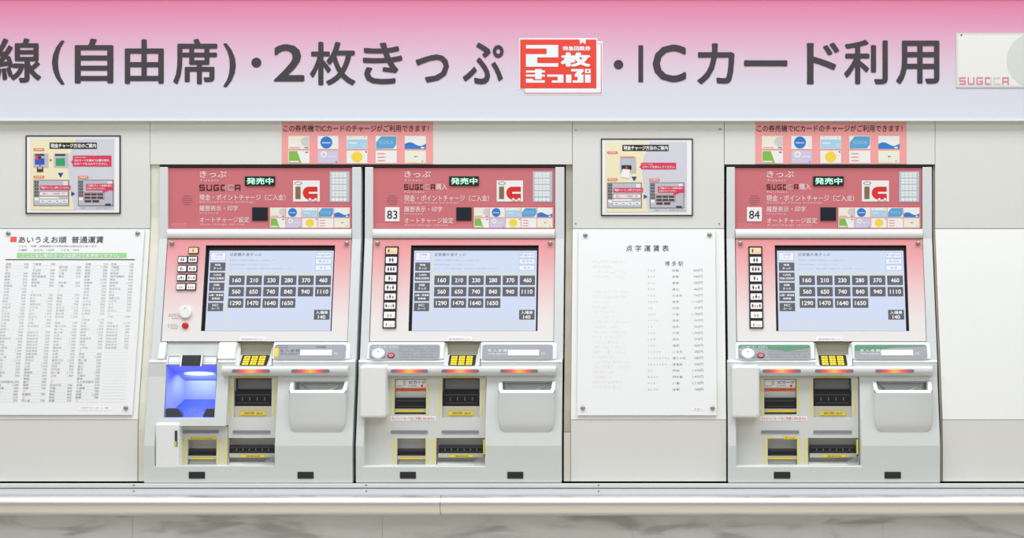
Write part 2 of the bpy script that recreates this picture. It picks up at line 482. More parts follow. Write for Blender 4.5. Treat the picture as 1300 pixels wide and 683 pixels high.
# red emblem on the banner
def Z(pts): return [(650 + x * 0.1244, 40 + y * 0.1244) for x, y in pts]
b = MB(); 
b.poly(SB, Z([(72, 68), (870, 68), (870, 100), (925, 100), (925, 642), (118, 642), (118, 592), (72, 592)]), 'print_white', 0.0003)
b.poly(SB, Z([(124, 580), (870, 580), (870, 122), (914, 122), (914, 632), (124, 632)]), 'red_print', 0.0006)
b.poly(SB, Z([(130, 580), (870, 580), (870, 128), (907, 128), (907, 625), (130, 625)]), 'logo_pale', 0.0009)
b.poly(SB, Z([(84, 82), (690, 82), (694, 132), (722, 108), (750, 132), (754, 82), (860, 82), (860, 580), (84, 580)]), 'red_print', 0.0012)
for p in ([(143, 138), (472, 138), (472, 264), (258, 264), (258, 324), (472, 324), (472, 360), (143, 360), (143, 232), (354, 232), (354, 174), (143, 174)],
          [(143, 398), (236, 398), (236, 384), (303, 384), (303, 398), (336, 398), (336, 420), (303, 420), (303, 440), (336, 440), (336, 461), (303, 461), (303, 486), (236, 486), (236, 461), (143, 461), (143, 440), (236, 440), (236, 420), (143, 420)],
          [(143, 482), (215, 482), (215, 498), (336, 498), (336, 523), (143, 523)],
          [(360, 440), (525, 440), (525, 523), (407, 523), (407, 500), (466, 500), (466, 462), (360, 462)],
          [(552, 440), (606, 440), (606, 523), (552, 523)],
          [(604, 384), (730, 384), (730, 408), (700, 440), (730, 440), (730, 523), (620, 523), (620, 500), (670, 500), (670, 462), (640, 462), (640, 440), (665, 408), (604, 408)],
          [(745, 440), (803, 440), (803, 523), (745, 523)]):
    b.poly(SB, Z(p), 'logo_pale', 0.0015)
b.ring(SB, Z([(745, 384), (803, 384), (803, 425), (745, 425)]), Z([(764, 396), (786, 396), (786, 412), (764, 412)]), 'logo_pale', 0.0015)
q = Z([(495, 214), (804, 360), (518, 150), (802, 196)])
b.text(SB, '枚', q[0][0], q[0][1], q[1][0], q[1][1], 'logo_pale', 0.05, 0.0015)
b.text(SB, '特急回数券', q[2][0], q[2][1], q[3][0], q[3][1], 'logo_pale', 0.035, 0.0015)
b.build('emblem', BT)

def block_word(b, S, x0, y0, x1, y1, cols, lift=0.0006, gap=0.30, w=0.2):
    """the angular six-letter word, drawn from straight bars"""
    LET = {'S': [(0, 0, 1, 'h'), (0, .4, 1, 'h'), (0, .8, 1, 'h'), (0, 0, .5, 'v'), (.8, .45, 1, 'v')],
           'U': [(0, 0, 1, 'v'), (.8, 0, 1, 'v'), (0, .8, 1, 'h')], 'G': [(0, 0, 1, 'h'), (0, 0, 1, 'v'), (0, .8, 1, 'h'), (.8, .5, 1, 'v'), (.45, .45, 1, 'h')],
           'D': [(0, 0, 1, 'h'), (0, 0, 1, 'v'), (0, .8, 1, 'h')], 'C': [(0, 0, 1, 'h'), (0, 0, 1, 'v'), (0, .8, 1, 'h')],
           'A': [(0, 0, 1, 'h'), (0, 0, 1, 'v'), (.8, 0, 1, 'v'), (0, .5, 1, 'h')]}
    n = 6; cw = (x1 - x0) / (n + gap * (n - 1)); H = y1 - y0
    for i, (ch, col) in enumerate(zip('SUGDCA', cols)):
        ox = x0 + i * cw * (1 + gap)
        for sx, sy, e, k in LET[ch]:
            if k == 'h': b.rect(S, ox + sx * cw, y0 + sy * H, ox + e * cw, y0 + (sy + w) * H, col, lift)
            else: b.rect(S, ox + sx * cw, y0 + sy * H, ox + (sx + w) * cw, y0 + e * H, col, lift + 0.00005)
        if ch == 'D': b.rect(S, ox + .8 * cw, y0, ox + cw, y0 + H, cols[4], lift + 0.00005)

b = MB()
b.box(SB, 1213.5, 42, 1345, 111.3, 'pale_panel', 0.0, 0.0012)
b.rect(SB, 1216, 44.3, 1342, 109, 'card_grey', 0.0014)
b.disc(SB, 1312, 76.5, 34, 34.4, 'pale_panel', 0.0018, 48)
b.disc(SB, 1220.4, 44.7, 1.1, 1.1, 'ink_black', 0.0018, 8)
block_word(b, SB, 1217.5, 98, 1280.5, 107.6, ['pink_letters'] * 4 + ['pale_panel', 'pink_letters'], 0.002)
b.build('card_picture', BT)

# ------------------------------------------------------------------ card pictures used on stickers and headers
def card(b, S, i, x0, y0, x1, y1, lift):
    w = x1 - x0; h = y1 - y0
    X = lambda u: x0 + u * w
    Y = lambda v: y0 + v * h
    l1, l2, l3 = lift, lift + 0.0002, lift + 0.0004
    base = ['card_cream', 'card_white', 'card_white', 'card_white', 'card_white', 'card_white', 'lilac', 'card_white', 'card_white', 'card_cream'][i]
    b.rect(S, x0, y0, x1, y1, base, l1)
    if i == 0:
        b.poly(S, [(X(.99), Y(.06)), (X(.8), Y(.04)), (X(.64), Y(.2)), (X(.58), Y(.42)), (X(.64), Y(.66)), (X(.8), Y(.82)), (X(.99), Y(.8))], 'card_dim', l2)
        b.rect(S, X(.06), Y(.86), X(.55), Y(.93), 'pink_letters', l2); b.rect(S, X(.76), Y(.86), X(.96), Y(.94), 'ink_grey', l2)
    elif i == 1:
        b.disc(S, X(.42), Y(.5), .29 * w, .46 * h, 'blue', l2); b.text(S, 'nimoca', X(.22), Y(.44), X(.62), Y(.58), 'print_white', 0.02, l3)
        b.rect(S, X(.84), Y(.5), X(.93), Y(.86), 'card_cream', l2)
    elif i == 2:
        b.rect(S, X(.02), Y(.28), X(.98), Y(.96), 'light_blue', l2); b.rect(S, X(.1), Y(.5), X(.5), Y(.6), 'card_white', l3); b.frame(S, X(.78), Y(.6), X(.92), Y(.84), .02 * w, 'card_white', l3)
        b.rect(S, X(.16), Y(.06), X(.2), Y(.12), 'ink_grey', l2); b.rect(S, X(.84), Y(.06), X(.9), Y(.12), 'ink_pale_red', l2)
    elif i == 3:
        b.poly(S, [(X(.26), Y(.04)), (X(.98), Y(.04)), (X(.98), Y(.66)), (X(.84), Y(.95)), (X(.02), Y(.97)), (X(.02), Y(.5))], 'mid_blue', l2)
        b.text(S, 'ICOCA', X(.2), Y(.36), X(.84), Y(.62), 'light_blue', 0.0, l3)
    elif i == 4:
        n = 16; top = [(X(k / n), Y(.62 - .14 * math.sin(k / n * 6.5) )) for k in range(n + 1)]
        for k in range(n): b.poly(S, [top[k], top[k + 1], (top[k + 1][0], Y(.98)), (top[k][0], Y(.98))], 'blue', l2)
        b.rect(S, X(.76), Y(.84), X(.92), Y(.94), 'print_white', l3)
    elif i == 5:
        b.poly(S, [(X(.03), Y(.04)), (X(.42), Y(.04)), (X(.62), Y(.97)), (X(.03), Y(.97))], 'green', l2); b.rect(S, X(.06), Y(.82), X(.5), Y(.92), 'print_white', l3)
        b.rect(S, X(.8), Y(.08), X(.94), Y(.18), 'ink_grey', l2)
    elif i == 6:
        b.disc(S, X(.3), Y(.3), .16 * w, .26 * h, 'card_white', l2); b.disc(S, X(.3), Y(.3), .08 * w, .13 * h, 'lilac', l3); b.rect(S, X(.5), Y(.45), X(.9), Y(.52), 'card_white', l2)
        b.rect(S, X(.86), Y(.84), X(.94), Y(.94), 'ink_grey', l2)
    elif i == 7:
        b.disc(S, X(.5), Y(.5), .27 * w, .43 * h, 'yellow', l2); b.rect(S, X(.9), Y(.05), X(.96), Y(.16), 'ink_black', l2)
    elif i == 8:
        for k in range(3): b.rect(S, X(.1), Y(.2 + .28 * k), X(.42), Y(.28 + .28 * k), 'ink_pale_red', l2); b.rect(S, X(.42), Y(.23 + .28 * k), X(.5), Y(.26 + .28 * k), 'ink_pale_red', l2)
    else:
        b.poly(S, [(X(.44), Y(.46)), (X(.54), Y(.4)), (X(.64), Y(.52)), (X(.52), Y(.48)), (X(.48), Y(.56))], 'ink_grey', l2); b.rect(S, X(.04), Y(.84), X(.6), Y(.94), 'notice_cream', l2)
        b.disc(S, X(.84), Y(.84), .05 * w, .08 * h, 'chart_green', l2)

def card_poster(off, label):
    t = thing('card_poster', label, 'poster', 453.5 + off, 208, 0.0, 'pink card posters above the machines')
    S = Surf(0.0); g = MB()
    g.box(S, 358 + off, 155.4, 549.6 + off, 208.2, 'sticker_pink', 0.0004, 0.0012); g.build('sheet', t)
    g = MB(); g.text(S, 'この券売機でICカードのチャージがご利用できます！', 360 + off, 158.6, 544.6 + off, 167.6, 'ink', 0.012, 0.0016); g.build('lettering', t)
    cols = ((366.2, 393), (403.5, 429.7), (440.2, 466.6), (477, 503.8), (514, 540.8))
    for r, (y0, y1) in enumerate(((172.6, 189.3), (191.3, 207.2))):
        for c, (x0, x1) in enumerate(cols):
            g = MB(); card(g, S, r * 5 + c, x0 + off, y0, x1 + off, y1, 0.0016); g.build('card_picture', t)
card_poster(0, 'pink poster of ten card pictures above the two left machines')
card_poster(601, 'pink poster of ten card pictures above the right-hand machine')

# ------------------------------------------------------------------ framed charging notices
def notice(x0, y0, x1, y1, label, variant):
    t = thing('framed_notice', label, 'notice', (x0 + x1) / 2, y1, 0.0, 'framed charging notices')
    S = Surf(0.0)
    u = (x1 - x0) / 120.4; v = (y1 - y0) / 99.5
    X = lambda a: x0 + a * u
    Y = lambda c: y0 + c * v
    g = MB()
    for (a, c, e, f) in ((0, 0, 120.4, 1.3), (0, 98.2, 120.4, 99.5), (0, 1.3, 1.3, 98.2), (119.1, 1.3, 120.4, 98.2)):
        g.box(S, X(a), Y(c), X(e), Y(f), 'ink_black', 0.0004, 0.0032)
    g.build('frame', t)
    g = MB(); g.box(S, X(1.5), Y(1.5), X(118.9), Y(98), 'print_white', 0.0004, 0.002); g.build('backing_sheet', t)
    g = MB(); R = lambda a, c, e, f, m, l=0.003: g.rect(S, X(a), Y(c), X(e), Y(f), m, l)
    R(6, 4.5, 112.5, 94.5, 'notice_grey', 0.0024)
    g.poly(S, [(X(6), Y(4.5)), (X(64), Y(4.5)), (X(56), Y(26)), (X(54), Y(44)), (X(56), Y(60)), (X(62), Y(94.5)), (X(6), Y(94.5))], 'notice_cream', 0.0027)
    if variant == 0:
        R(30.5, 9, 90.5, 17, 'ink_black'); g.text(S, '現金チャージ方法のご案内', X(32), Y(10.3), X(89.5), Y(15.8), 'print_white', 0.03, 0.0034)
    else:
        R(28, 8, 88.5, 16, 'ink_black'); g.text(S, '現金チャージ方法のご案内', X(29.5), Y(9.3), X(87.5), Y(14.8), 'print_white', 0.03, 0.0034)
    def badge(a, c, s):
        g.poly(S, rrect(X(a), Y(c), X(a + 14), Y(c + 3.6), 1.7), 'orange', 0.003); g.text(S, s, X(a + 2.5), Y(c + .8), X(a + 11.5), Y(c + 2.9), 'print_white', 0.02, 0.0034)
    badge(10 if variant == 0 else 8, 16.3, 'STEP1'); badge(10 if variant == 0 else 8, 51, 'STEP2'); badge(66 if variant == 0 else 63, 51.5, 'STEP3')
    if variant == 0:
        R(10, 23, 29, 41, 'notice_screen'); R(12, 29, 24, 37, 'deep_blue', 0.0034); R(12, 23.5, 24, 26, 'charcoal', 0.0034); R(16, 26.5, 20, 29, 'ink_black', 0.0037); R(13, 25, 15.5, 31, 'red_print', 0.0037)
        R(14.5, 40, 22.5, 46.5, 'charcoal', 0.0034); R(16, 40.5, 21, 42.5, 'card_dim', 0.0037)
        g.poly(S, [(X(17), Y(39)), (X(18.3), Y(35.5)), (X(19.6), Y(39))], 'red_print', 0.0038)
        R(36, 23, 54.5, 41, 'notice_screen'); R(38.5, 29, 50, 38.5, 'deep_green', 0.0034); R(37.5, 23.5, 50.5, 26, 'charcoal', 0.0034)
        g.poly(S, [(X(30.8), Y(29.5)), (X(34), Y(31.3)), (X(30.8), Y(33))], 'red_print', 0.0034)
        R(60, 25.5, 109, 39.5, 'crimson', 0.003); g.poly(S, [(X(60), Y(31)), (X(57.5), Y(33.5)), (X(60), Y(36))], 'crimson', 0.003)
        g.text(S, 'STEP1のご案内', X(62.5), Y(27), X(77), Y(28.8), 'print_white', 0.0, 0.0034)
        g.text(S, '①ICカードを奥までお置き頂き、', X(62), Y(30.2), X(107), Y(33.3), 'print_white', 0.02, 0.0034); g.text(S, '②カードを入れてください。', X(62), Y(34.5), X(104), Y(37.6), 'print_white', 0.02, 0.0034)
        g.poly(S, [(X(41), Y(47.5)), (X(48), Y(47.5)), (X(44.5), Y(53.5))], 'navy', 0.0034)
        g.poly(S, [(X(58), Y(71)), (X(63), Y(74)), (X(58), Y(77))], 'navy', 0.0034)
    else:
        R(25, 24, 46, 44.5, 'notice_screen'); R(27, 26.5, 39, 34, 'blue_grey', 0.0034); R(25.5, 23, 44, 24.6, 'ink_pale_red', 0.0034); R(27, 34.5, 40, 40, 'ink_black', 0.0036); R(32, 36, 35, 39, 'red_print', 0.004)
        g.poly(S, [(X(28.5), Y(39)), (X(38), Y(40)), (X(37), Y(51)), (X(26), Y(49.5))], 'print_white', 0.0038)
        R(52.5, 31, 98.5, 39.5, 'crimson', 0.003); g.poly(S, [(X(52.5), Y(34)), (X(50), Y(36.5)), (X(52.5), Y(38.5))], 'crimson', 0.003)
        g.text(S, 'ICカードの場合', X(54.5), Y(32.3), X(68), Y(33.9), 'print_white', 0.0, 0.0034); g.text(S, 'ICカードを挿入してください。', X(54.5), Y(35), X(97), Y(38), 'print_white', 0.02, 0.0034)
        g.poly(S, [(X(40), Y(49)), (X(47), Y(49)), (X(43.5), Y(55)) ], 'navy', 0.0034)
        g.poly(S, [(X(56), Y(71.5)), (X(61), Y(74.5)), (X(56), Y(77.5))], 'navy', 0.0034)
    for q, (a, e) in enumerate((((10.2, 55.3) if variant == 0 else (8.2, 53.5)), ((66.5, 111.5) if variant == 0 else (64, 109)))):
        c, f = (56.5, 89.5) if variant == 0 else (56.5, 89.5)
        R(a, c, e, f, 'charcoal', 0.003); R(a + .7, c + .7, e - .7, f - .7, 'notice_screen', 0.0032)
        for k in range(5): R(a + 1.3, c + 1.5 + 4.1 * k, a + 6.5, c + 4.8 + 4.1 * k, 'charcoal', 0.0034); R(a + 2.6, c + 2.9 + 4.1 * k, a + 5.2, c + 3.4 + 4.1 * k, 'card_dim', 0.0036)
        R(a + 1.3, c + 22.5, a + 6.5, c + 26, 'print_white', 0.0034); R(e - 7.5, c + 2, e - 2, c + 4, 'print_white', 0.0034); R(e - 7.5, c + 4.6, e - 2, c + 6.4, 'print_white', 0.0034)
        if q == 0:
            R(a + 8, c + 7, e + 1.8, c + 12.5, 'crimson', 0.0038); g.text(S, '「現金チャージ」を押してください。', X(a + 9), Y(c + 8.2), X(e + .8), Y(c + 11.4), 'print_white', 0.02, 0.0042)
            g.frame(S, X(a + 7.6), Y(c + 14.5), X(e - 1.5), Y(c + 20.3), .5, 'red_print', 0.004); R(a + 8.2, c + 15, e - 2, c + 19.8, 'print_white', 0.0036)
            g.text(S, '現金チャージ  残高確認・印字', X(a + 11), Y(c + 16.2), X(e - 5), Y(c + 18.6), 'ink_grey', 0.0, 0.0042)
            R(a + 8, c + 21.5, a + 32, c + 23.6, 'print_white', 0.0036)
            for k in range(4): R(a + 8 + 9 * k, c + 25, a + 16.4 + 9 * k, c + 29, 'print_white', 0.0036); R(a + 10 + 9 * k, c + 26.5, a + 14 + 9 * k, c + 27.3, 'ink_grey', 0.0039)
        else:
            R(a + 10.5, c + 5, e + .3, c + 13, 'crimson', 0.0038); g.poly(S, [(X(a + 31), Y(c + 13)), (X(a + 40), Y(c + 13)), (X(a + 32), Y(c + 16))], 'crimson', 0.0038)
            g.text(S, 'ご希望のチャージ金額を選び、', X(a + 12), Y(c + 6), X(e - 1.5), Y(c + 8.6), 'print_white', 0.02, 0.0042); g.text(S, 'お金を入れてください。', X(a + 12), Y(c + 9.6), X(a + 35), Y(c + 12), 'print_white', 0.02, 0.0042)
            g.frame(S, X(a + 7), Y(c + 15.5), X(a + 33.5), Y(c + 24.5), .5, 'red_print', 0.004)
            for k in range(6): R(a + 8.5 + 8.1 * (k % 3), c + 17 + 4 * (k // 3), a + 15.8 + 8.1 * (k % 3), c + 19.6 + 4 * (k // 3), 'charcoal', 0.0036)
            for k in range(2): R(a + 8.5 + 10 * k, c + 25.6, a + 17 + 10 * k, c + 28.5, 'charcoal', 0.0036)
            R(e - 10.5, c + 30, e - 3, c + 32.6, 'charcoal', 0.0036)
    g.text(S, '※画面はイメージです。 表示が異なる場合もあります。', X(70), Y(91), X(112), Y(92.8), 'ink_grey', 0.0, 0.0034)
    g.build('print', t)
notice(33, 172, 153.4, 271.5, 'black-framed charging notice with blue and green pictures, above the long fare chart', 0)
notice(763, 176, 879.6, 274.2, 'black-framed charging notice with one card picture, above the braille fare table', 1)

# ------------------------------------------------------------------ acrylic boards with four bolts
def bolt(t, S, x, y, d):
    g = MB(); c = S(x, y, 0.006); g.sphere(c, 0.0068, 'steel_bolt', 14, 8, 0.005)
    g.build('bolt', t, smooth=True)
    
sl = lambda y: slope(y) + 0.002
T1 = thing('fare_chart', 'large white fare chart of tiny station names under a green strip, at the left edge', 'chart', 80, 526, 0.1, 'bolted fare boards')
S = Surf(sl, dx=0.018)
g = MB(); g.box(S, -24, 288.5 + 2.6, 181.5, 526.5, 'acrylic_white', 0.0005, 0.004); g.build('sheet', T1)
for x, y in ((9, 296), (173.5, 296), (173.5, 517.5), (-12, 517.5)): bolt(T1, S, x, y, 0)
g = MB(); LF = 0.0046
g.rect(S, 12, 300.5, 20, 307.3, 'chart_red', LF); g.text(S, 'あいうえお順  普通運賃', 22.5, 300, 130.5, 308.6, 'ink', 0.01, LF)
g.text(S, 'こども　半額　JR線運賃の10円未満のは数は切り捨てます', 23, 311.2, 123, 314.2, 'ink_grey', 0.0, LF)
g.text(S, '入場料　　おとな：140円　　こども：70円', 23, 316, 100, 318.8, 'ink_grey', 0.0, LF)
g.rect(S, 22, 321, 161, 327.6, 'chart_green', LF); g.text(S, 'ここにない駅のきっぷは窓口でお求めください。', 28, 322, 152, 326.8, 'print_white', 0.02, LF + 0.0003)
g.rect(S, 8, 329, 172, 330.3, 'ink', LF)
names = ('赤間 荒木 有田 飯塚 諫早 石原 伊賀屋 今宿 今隈 浮羽 牛津 鵜沼 うきは 海老津 大入 大牟田 大宰府 大野城 小倉 折尾 遠賀川 鹿家 香椎 香椎神宮 勝野 門松 上伊田 唐津 川崎 雁ノ巣 城野 基山 鞍手 桂川 久留米 黒崎 九大学研都市 古賀 小波瀬 '
         '坂本 佐賀 篠栗 志免 下曽根 下山門 周船寺 城戸南蔵院 陣原 新飯塚 神埼 新宮中央 新入 須恵 須恵中央 大行司 竹下 田代 田主丸 千早 中間 筑前植木 筑前大分 筑前深江 筑前前原 筑前山家 筑前山手 筑後吉井 筑後草野 筑豊本線 長者原 天拝山 天道 土井 東郷 遠賀野 戸畑 鳥栖 直方 長野 中原 '
         '南福岡 西小倉 西戸崎 二日市 二島 博多 羽犬塚 八幡 浜崎 春日 原田 原町 波多江 東福間 東水巻 肥前旭 福間 福工大前 藤ノ木 船小屋 古月 不知火 枚方 本城 舞松原 松崎 水巻 水城 美咲が丘 三毛門 門司 門司港 柳ヶ浦 山本 弥生が丘 行橋 吉塚 若松 和白 渡瀬').split()
rows = 45; fares = ('160', '210', '230', '280', '370', '460', '560', '650', '740', '840', '940', '1,110', '1,290', '1,470')
colx = ((8, 37.5), (42.3, 71.5), (76, 104.5), (109, 138), (141.5, 171)); kana = 'あいうえおかきくけこさしすせそたちつてとなにぬねのはひふへほまみむめもやゆよらりるれろわ'
ki = 0; ni = 0
for c, (xa, xb) in enumerate(colx):
    for r in range(rows):
        y = 336.4 + r * 3.93
        if r % 1 == 0: g.rect(S, xa, y + 0.75, xb + 0.5, y + 1.0, 'rule_grey', LF)
        if c == 4 and r > 27: continue
        rr = random.random()
        if rr < 0.11: g.line(S, kana[ki % len(kana)], xa + 1, y, 2.9, 'ink_pale_red', 0.0, lift=LF, wx=1.25); ki += 1; continue
        if rr < 0.13: continue
        g.line(S, names[ni % len(names)], xa + 0.5, y, 2.8, 'ink_grey', 0.0, lift=LF, wx=1.3); ni += 1
        g.line(S, random.choice(fares), xb, y, 3.3, 'ink_grey', 0.0, 'R', lift=LF, wx=1.15)
g.build('print', T1)
g = MB(); g.rect(S, 114, 515.5, 156, 520.5, 'print_white', LF); g.text(S, 'JR九州サービス　2019．10．1改正', 118, 516.6, 152, 518.8, 'ink_grey', 0.0, LF + 0.0003); g.build('footnote', T1)

T2 = thing('braille_fare_table', 'white braille fare table with few widely spaced columns, between the middle and right machines', 'chart', 820, 526, 0.1, 'bolted fare boards')
S = Surf(sl, dx=0.018)
g = MB(); g.box(S, 734.5, 291.5, 908, 527, 'acrylic_white', 0.0005, 0.004); g.build('sheet', T2)
for x, y in ((743, 298.5), (900.8, 297.8), (741.5, 517.5), (902.6, 517.5)): bolt(T2, S, x, y, 0)
g = MB()
g.text(S, '点 字 運 賃 表', 794.7, 311.2, 849, 319.2, 'ink', 0.005, LF); g.text(S, '博 多 駅', 844, 331.6, 867.4, 337.8, 'ink', 0.0, LF)
rowsd = (('アカマ', '赤間', '650'), ('オリオ', '折尾', '940'), ('カシイ', '香椎', '230'), ('キヤマ', '基山', '460'), ('クルメ', '久留米', '740'), ('クロサキ', '黒崎', '1,110'),
         ('コガ', '古賀', '370'), ('コクラ', '小倉', '1,290'), ('トウゴウ', '東郷', '560'), ('トス', '鳥栖', '560'), ('トバタ', '戸畑', '1,290'), ('ハルダ', '原田', '370'), ('フクマ', '福間', '460'),
         ('フツカイチ', '二日市', '280'), ('フッコウダイマエ', '福工大前', '280'), ('ミナミフクオカ', '南福岡', '230'), ('モジ', '門司', '1,470'), ('モジコウ', '門司港', '1,470'), ('ヤハタ', '八幡', '1,110'), ('ヨシヅカ', '吉塚', '160'))
for r, (a, c, f) in enumerate(rowsd):
    y = 344.6 + 7.94 * r
    g.line(S, ' '.join(a), 822, y, 2.9, 'ink_grey', 0.0, lift=LF, wx=0.95)
    g.line(S, '（' + ' '.join(c) + '）', 851, y, 3.2, 'ink_grey', 0.004, lift=LF, wx=0.95)
    g.line(S, f + '円', 891.5, y, 4.2, 'ink_grey', 0.0, 'R', lift=LF, wx=1.1)
g.rect(S, 876, 516.4, 893.5, 521.2, 'print_white', LF); g.text(S, '1版 2019・9', 880, 518, 890.5, 520, 'ink_grey', 0.0, LF + 0.0003)
g.build('print', T2)
g = MB()
for r in range(26):
    y = 331 + 6.35 * r
    if r in (4, 5): continue
    for k in range(random.randint(7, 14)):
        for dot in range(6):
            if random.random() < 0.45:
                cx = 753 + 3.3 * k + 1.1 * (dot % 2); cy = y + 1.1 * (dot // 2)
                g.rect(S, cx, cy, cx + .6, cy + .6, 'ink_braille', LF + 0.0003)
o = g.build('braille_dots', T2); o['kind'] = 'stuff'

# ------------------------------------------------------------------ ticket machines
R2 = (589.75, 612, 0.0)                 # base of the middle machine
def door_d(y): return 0.002 + 0.055 * (y - 303) / 130.0
def low_d(y):
    if y < 478: return 0.079 + (y - 460) / 18 * 0.001
    if y < 566: return 0.080 + (y - 478) / 88 * 0.038
    return 0.118 - (y - 566) / 46 * 0.002

SOFF = {'left': -259.3, 'middle': 0.0, 'right': 463.0}
SK = {'left': 1.012, 'middle': 1.0, 'right': 1.03}

def machine(v, label):
    t = bpy.data.objects.new('ticket_machine', None); scene.collection.objects.link(t); t.empty_display_size = 0.1
    base = W(*R2); t.location = base + Vector((SOFF[v] / SC, 0, 0)); t.scale = (SK[v], 1, 1)
    t['label'] = label; t['category'] = 'ticket machine'; t['group'] = 'ticket vending machines set in the wall'
    def canon(): ctx.O = W(*R2); ctx.k = 1.0
    def own(): ctx.O = Vector(t.location); ctx.k = SK[v]
    canon()
    def part(g, name, parent=t, **k): return g.build(name, parent, **k)
    # cabinet behind everything
    g = MB(); g.extr(463.2, 716.4, [(212.2, -0.30), (212.2, -0.045), (609, -0.045), (609, -0.30)], 'backing_dark', dx=0.0); part(g, 'cabinet_body')
    # side columns
    for a, c in ((463.2, 473.6), (704.8, 716.4)):
        g = MB(); g.extr(a, c, [(212.2, -0.03), (212.2, 0.0), (303, 0.003), (457, slope(456) + 0.004), (457, 0.0), (303, -0.03)], 'column_metal', dx=0.0); part(g, 'side_column', bevel=0.002)
    # ---- header
    S = Surf(-0.006, dx=-0.006)
    g = MB(); g.box(S, 474, 213, 704.4, 290.6, 'header_pink', -0.02, 0.0); hp = part(g, 'header_panel')
    def txt(s, x0, y0, x1, y1, m='header_white', bold=0.006, sp=1.0):
        q = MB(); q.text(S, s, x0, y0, x1, y1, m, bold, 0.0006, sp); q.build('lettering', hp)
    txt('きっぷ', 513.4, 217, 547, 225.4, bold=0.012); txt('Tickets', 513.6, 227.6, 536.6, 230.2, sp=1.3, bold=0)
    q = MB()
    if v == 'left': block_word(q, S, 513, 234.4, 564.5, 242.2, ['maroon'] * 4 + ['logo_grey', 'maroon'])
    else:
        block_word(q, S, 513, 234, 552.2, 240.8, ['maroon'] * 4 + ['logo_grey', 'maroon'])
    q.build('lettering', hp)['label'] = 'angular maroon word with one pale letter'
    if v != 'left': txt('購入', 553.4, 233, 567.6, 241, bold=0.01); txt('Purchase', 513.6, 242, 538.6, 244.8, sp=1.3, bold=0)
    dy = -1.0 if v == 'left' else 0
    txt('現金・ポイントチャージ（ご入金）', 513, 247.6 + dy, 621, 255.6 + dy, bold=0.01); txt('Recharge·Points exchange', 513.6, 256.2 + dy, 581.6, 259 + dy, sp=1.2, bold=0)
    txt('履歴表示・印字', 513, 262 + dy, 561.6, 269 + dy, bold=0.01); txt('History', 513.6, 270.2 + dy, 536.6, 273 + dy, sp=1.3, bold=0)
    txt('オートチャージ設定', 513.4, 276.4 + dy, 575.6, 283.6 + dy, bold=0.01); txt('Auto-charge service', 513.6, 284.4 + dy, 569, 287.4 + dy, sp=1.2, bold=0)
    txt('ＳＵＧＯＣＡエリア内', 477.5, 283.6, 496, 285.2, bold=0); txt('きっぷ・チャージ', 477.5, 286.2, 492, 287.6, bold=0)
    q = MB()
    for r, (n, y) in enumerate(((4, 248.8), (6, 251.6), (6, 254.3), (6, 257), (4, 259.8))):
        for i in range(n): q.disc(S, 498 + (i - (n - 1) / 2) * 2.25, y, .55, .55, 'ink_black', 0.0005, 8)
    o = q.build('speaker_grille', hp); o['kind'] = 'stuff'
    g = MB(); g.box(S, 570.4, 224, 608, 235.9, 'led_black', 0.0, 0.003); sd = part(g, 'status_display')
    q = MB(); q.text(S, '発売中', 572.2, 225.5, 606.6, 234.4, 'led_halo', 0.055, 0.0034); q.text(S, '発売中', 572.6, 225.8, 606.2, 234.1, 'led_green', 0.02, 0.0038); q.build('lettering', sd)['label'] = 'glowing pale green characters'
    if v != 'left':
        g = MB(); g.box(S, 489, 263, 507.3, 281, 'print_white', 0.0, 0.0015, 1.0); mn = part(g, 'number_plate')
        q = MB(); q.text(S, '83' if v == 'middle' else '84', 491.6, 267.2, 504.6, 277.8, 'ink_black', 0.004, 0.002); q.build('lettering', mn)
    g = MB(); g.box(S, 630.6, 229.2, 664, 255.9, 'card_white', 0.0, 0.001); em = part(g, 'emblem_plate')
    q = MB(); loz = lambda k: [(637.2 - 5.2 * k, 232.4), (634.6 - 0, 230.3)]
    el = [(637.3 + 4.9 * math.copysign(abs(math.cos(a)) ** 1.3, math.cos(a)), 232.6 + 2.3 * math.copysign(abs(math.sin(a)) ** 1.1, math.sin(a))) for a in [2 * math.pi * i / 24 for i in range(24)]]
    ei = [(637.3 + (x - 637.3) * .82, 232.6 + (y - 232.6) * .72) for x, y in el]
    q.ring(S, el[::-1], ei[::-1], 'ink_grey', 0.0014)
    q.rect(S, 633.6, 236.9, 640, 252.6, 'brown', 0.0014)
    q.poly(S, [(661.2, 237), (649, 237), (645.4, 238.6), (643.3, 241.6), (642.8, 245), (643.5, 248.4), (645.8, 251.4), (649, 253), (661.2, 253)], 'emblem_red', 0.0014)
    q.rect(S, 650.5, 243.6, 661.4, 246, 'card_white', 0.0018)
    for cx in (651.9, 658.9): q.disc(S, cx, 253, 2, 2, 'card_white', 0.002, 14); q.ring(S, [(cx + 2.2 * math.cos(a), 253 + 2.2 * math.sin(a)) for a in [-2 * math.pi * i / 14 for i in range(14)]], [(cx + 1.8 * math.cos(a), 253 + 1.8 * math.sin(a)) for a in [-2 * math.pi * i / 14 for i in range(14)]], 'emblem_red', 0.0024)
    q.build('emblem_print', em)
    g = MB(); g.box(S, 676.6, 217.6, 701.2, 256.4, 'blue_grey', 0.0, 0.001); bm = part(g, 'card_key_panel')
    q = MB()
    for r in range(4):
        y = 219.2 + 7.9 * r
        for c in range(4):
            x = 679 + 4.8 * c; q.rect(S, x, y, x + 4.3, y + 6.4, 'card_white', 0.0014); q.text(S, 'ICカ', x + .6, y + 1.8, x + 3.7, y + 4.2, 'blue_grey', 0.0, 0.0018)
    for c in range(4): q.disc(S, 681.2 + 4.8 * c, 253.2, 2.3, 2.3, 'card_white', 0.0014, 14)
    q.build('key_print', bm)
    g = MB(); g.box(S, 579.4, 263.3, 598.8, 280.3, 'dark_glass', 0.0, 0.002); part(g, 'sensor_window')
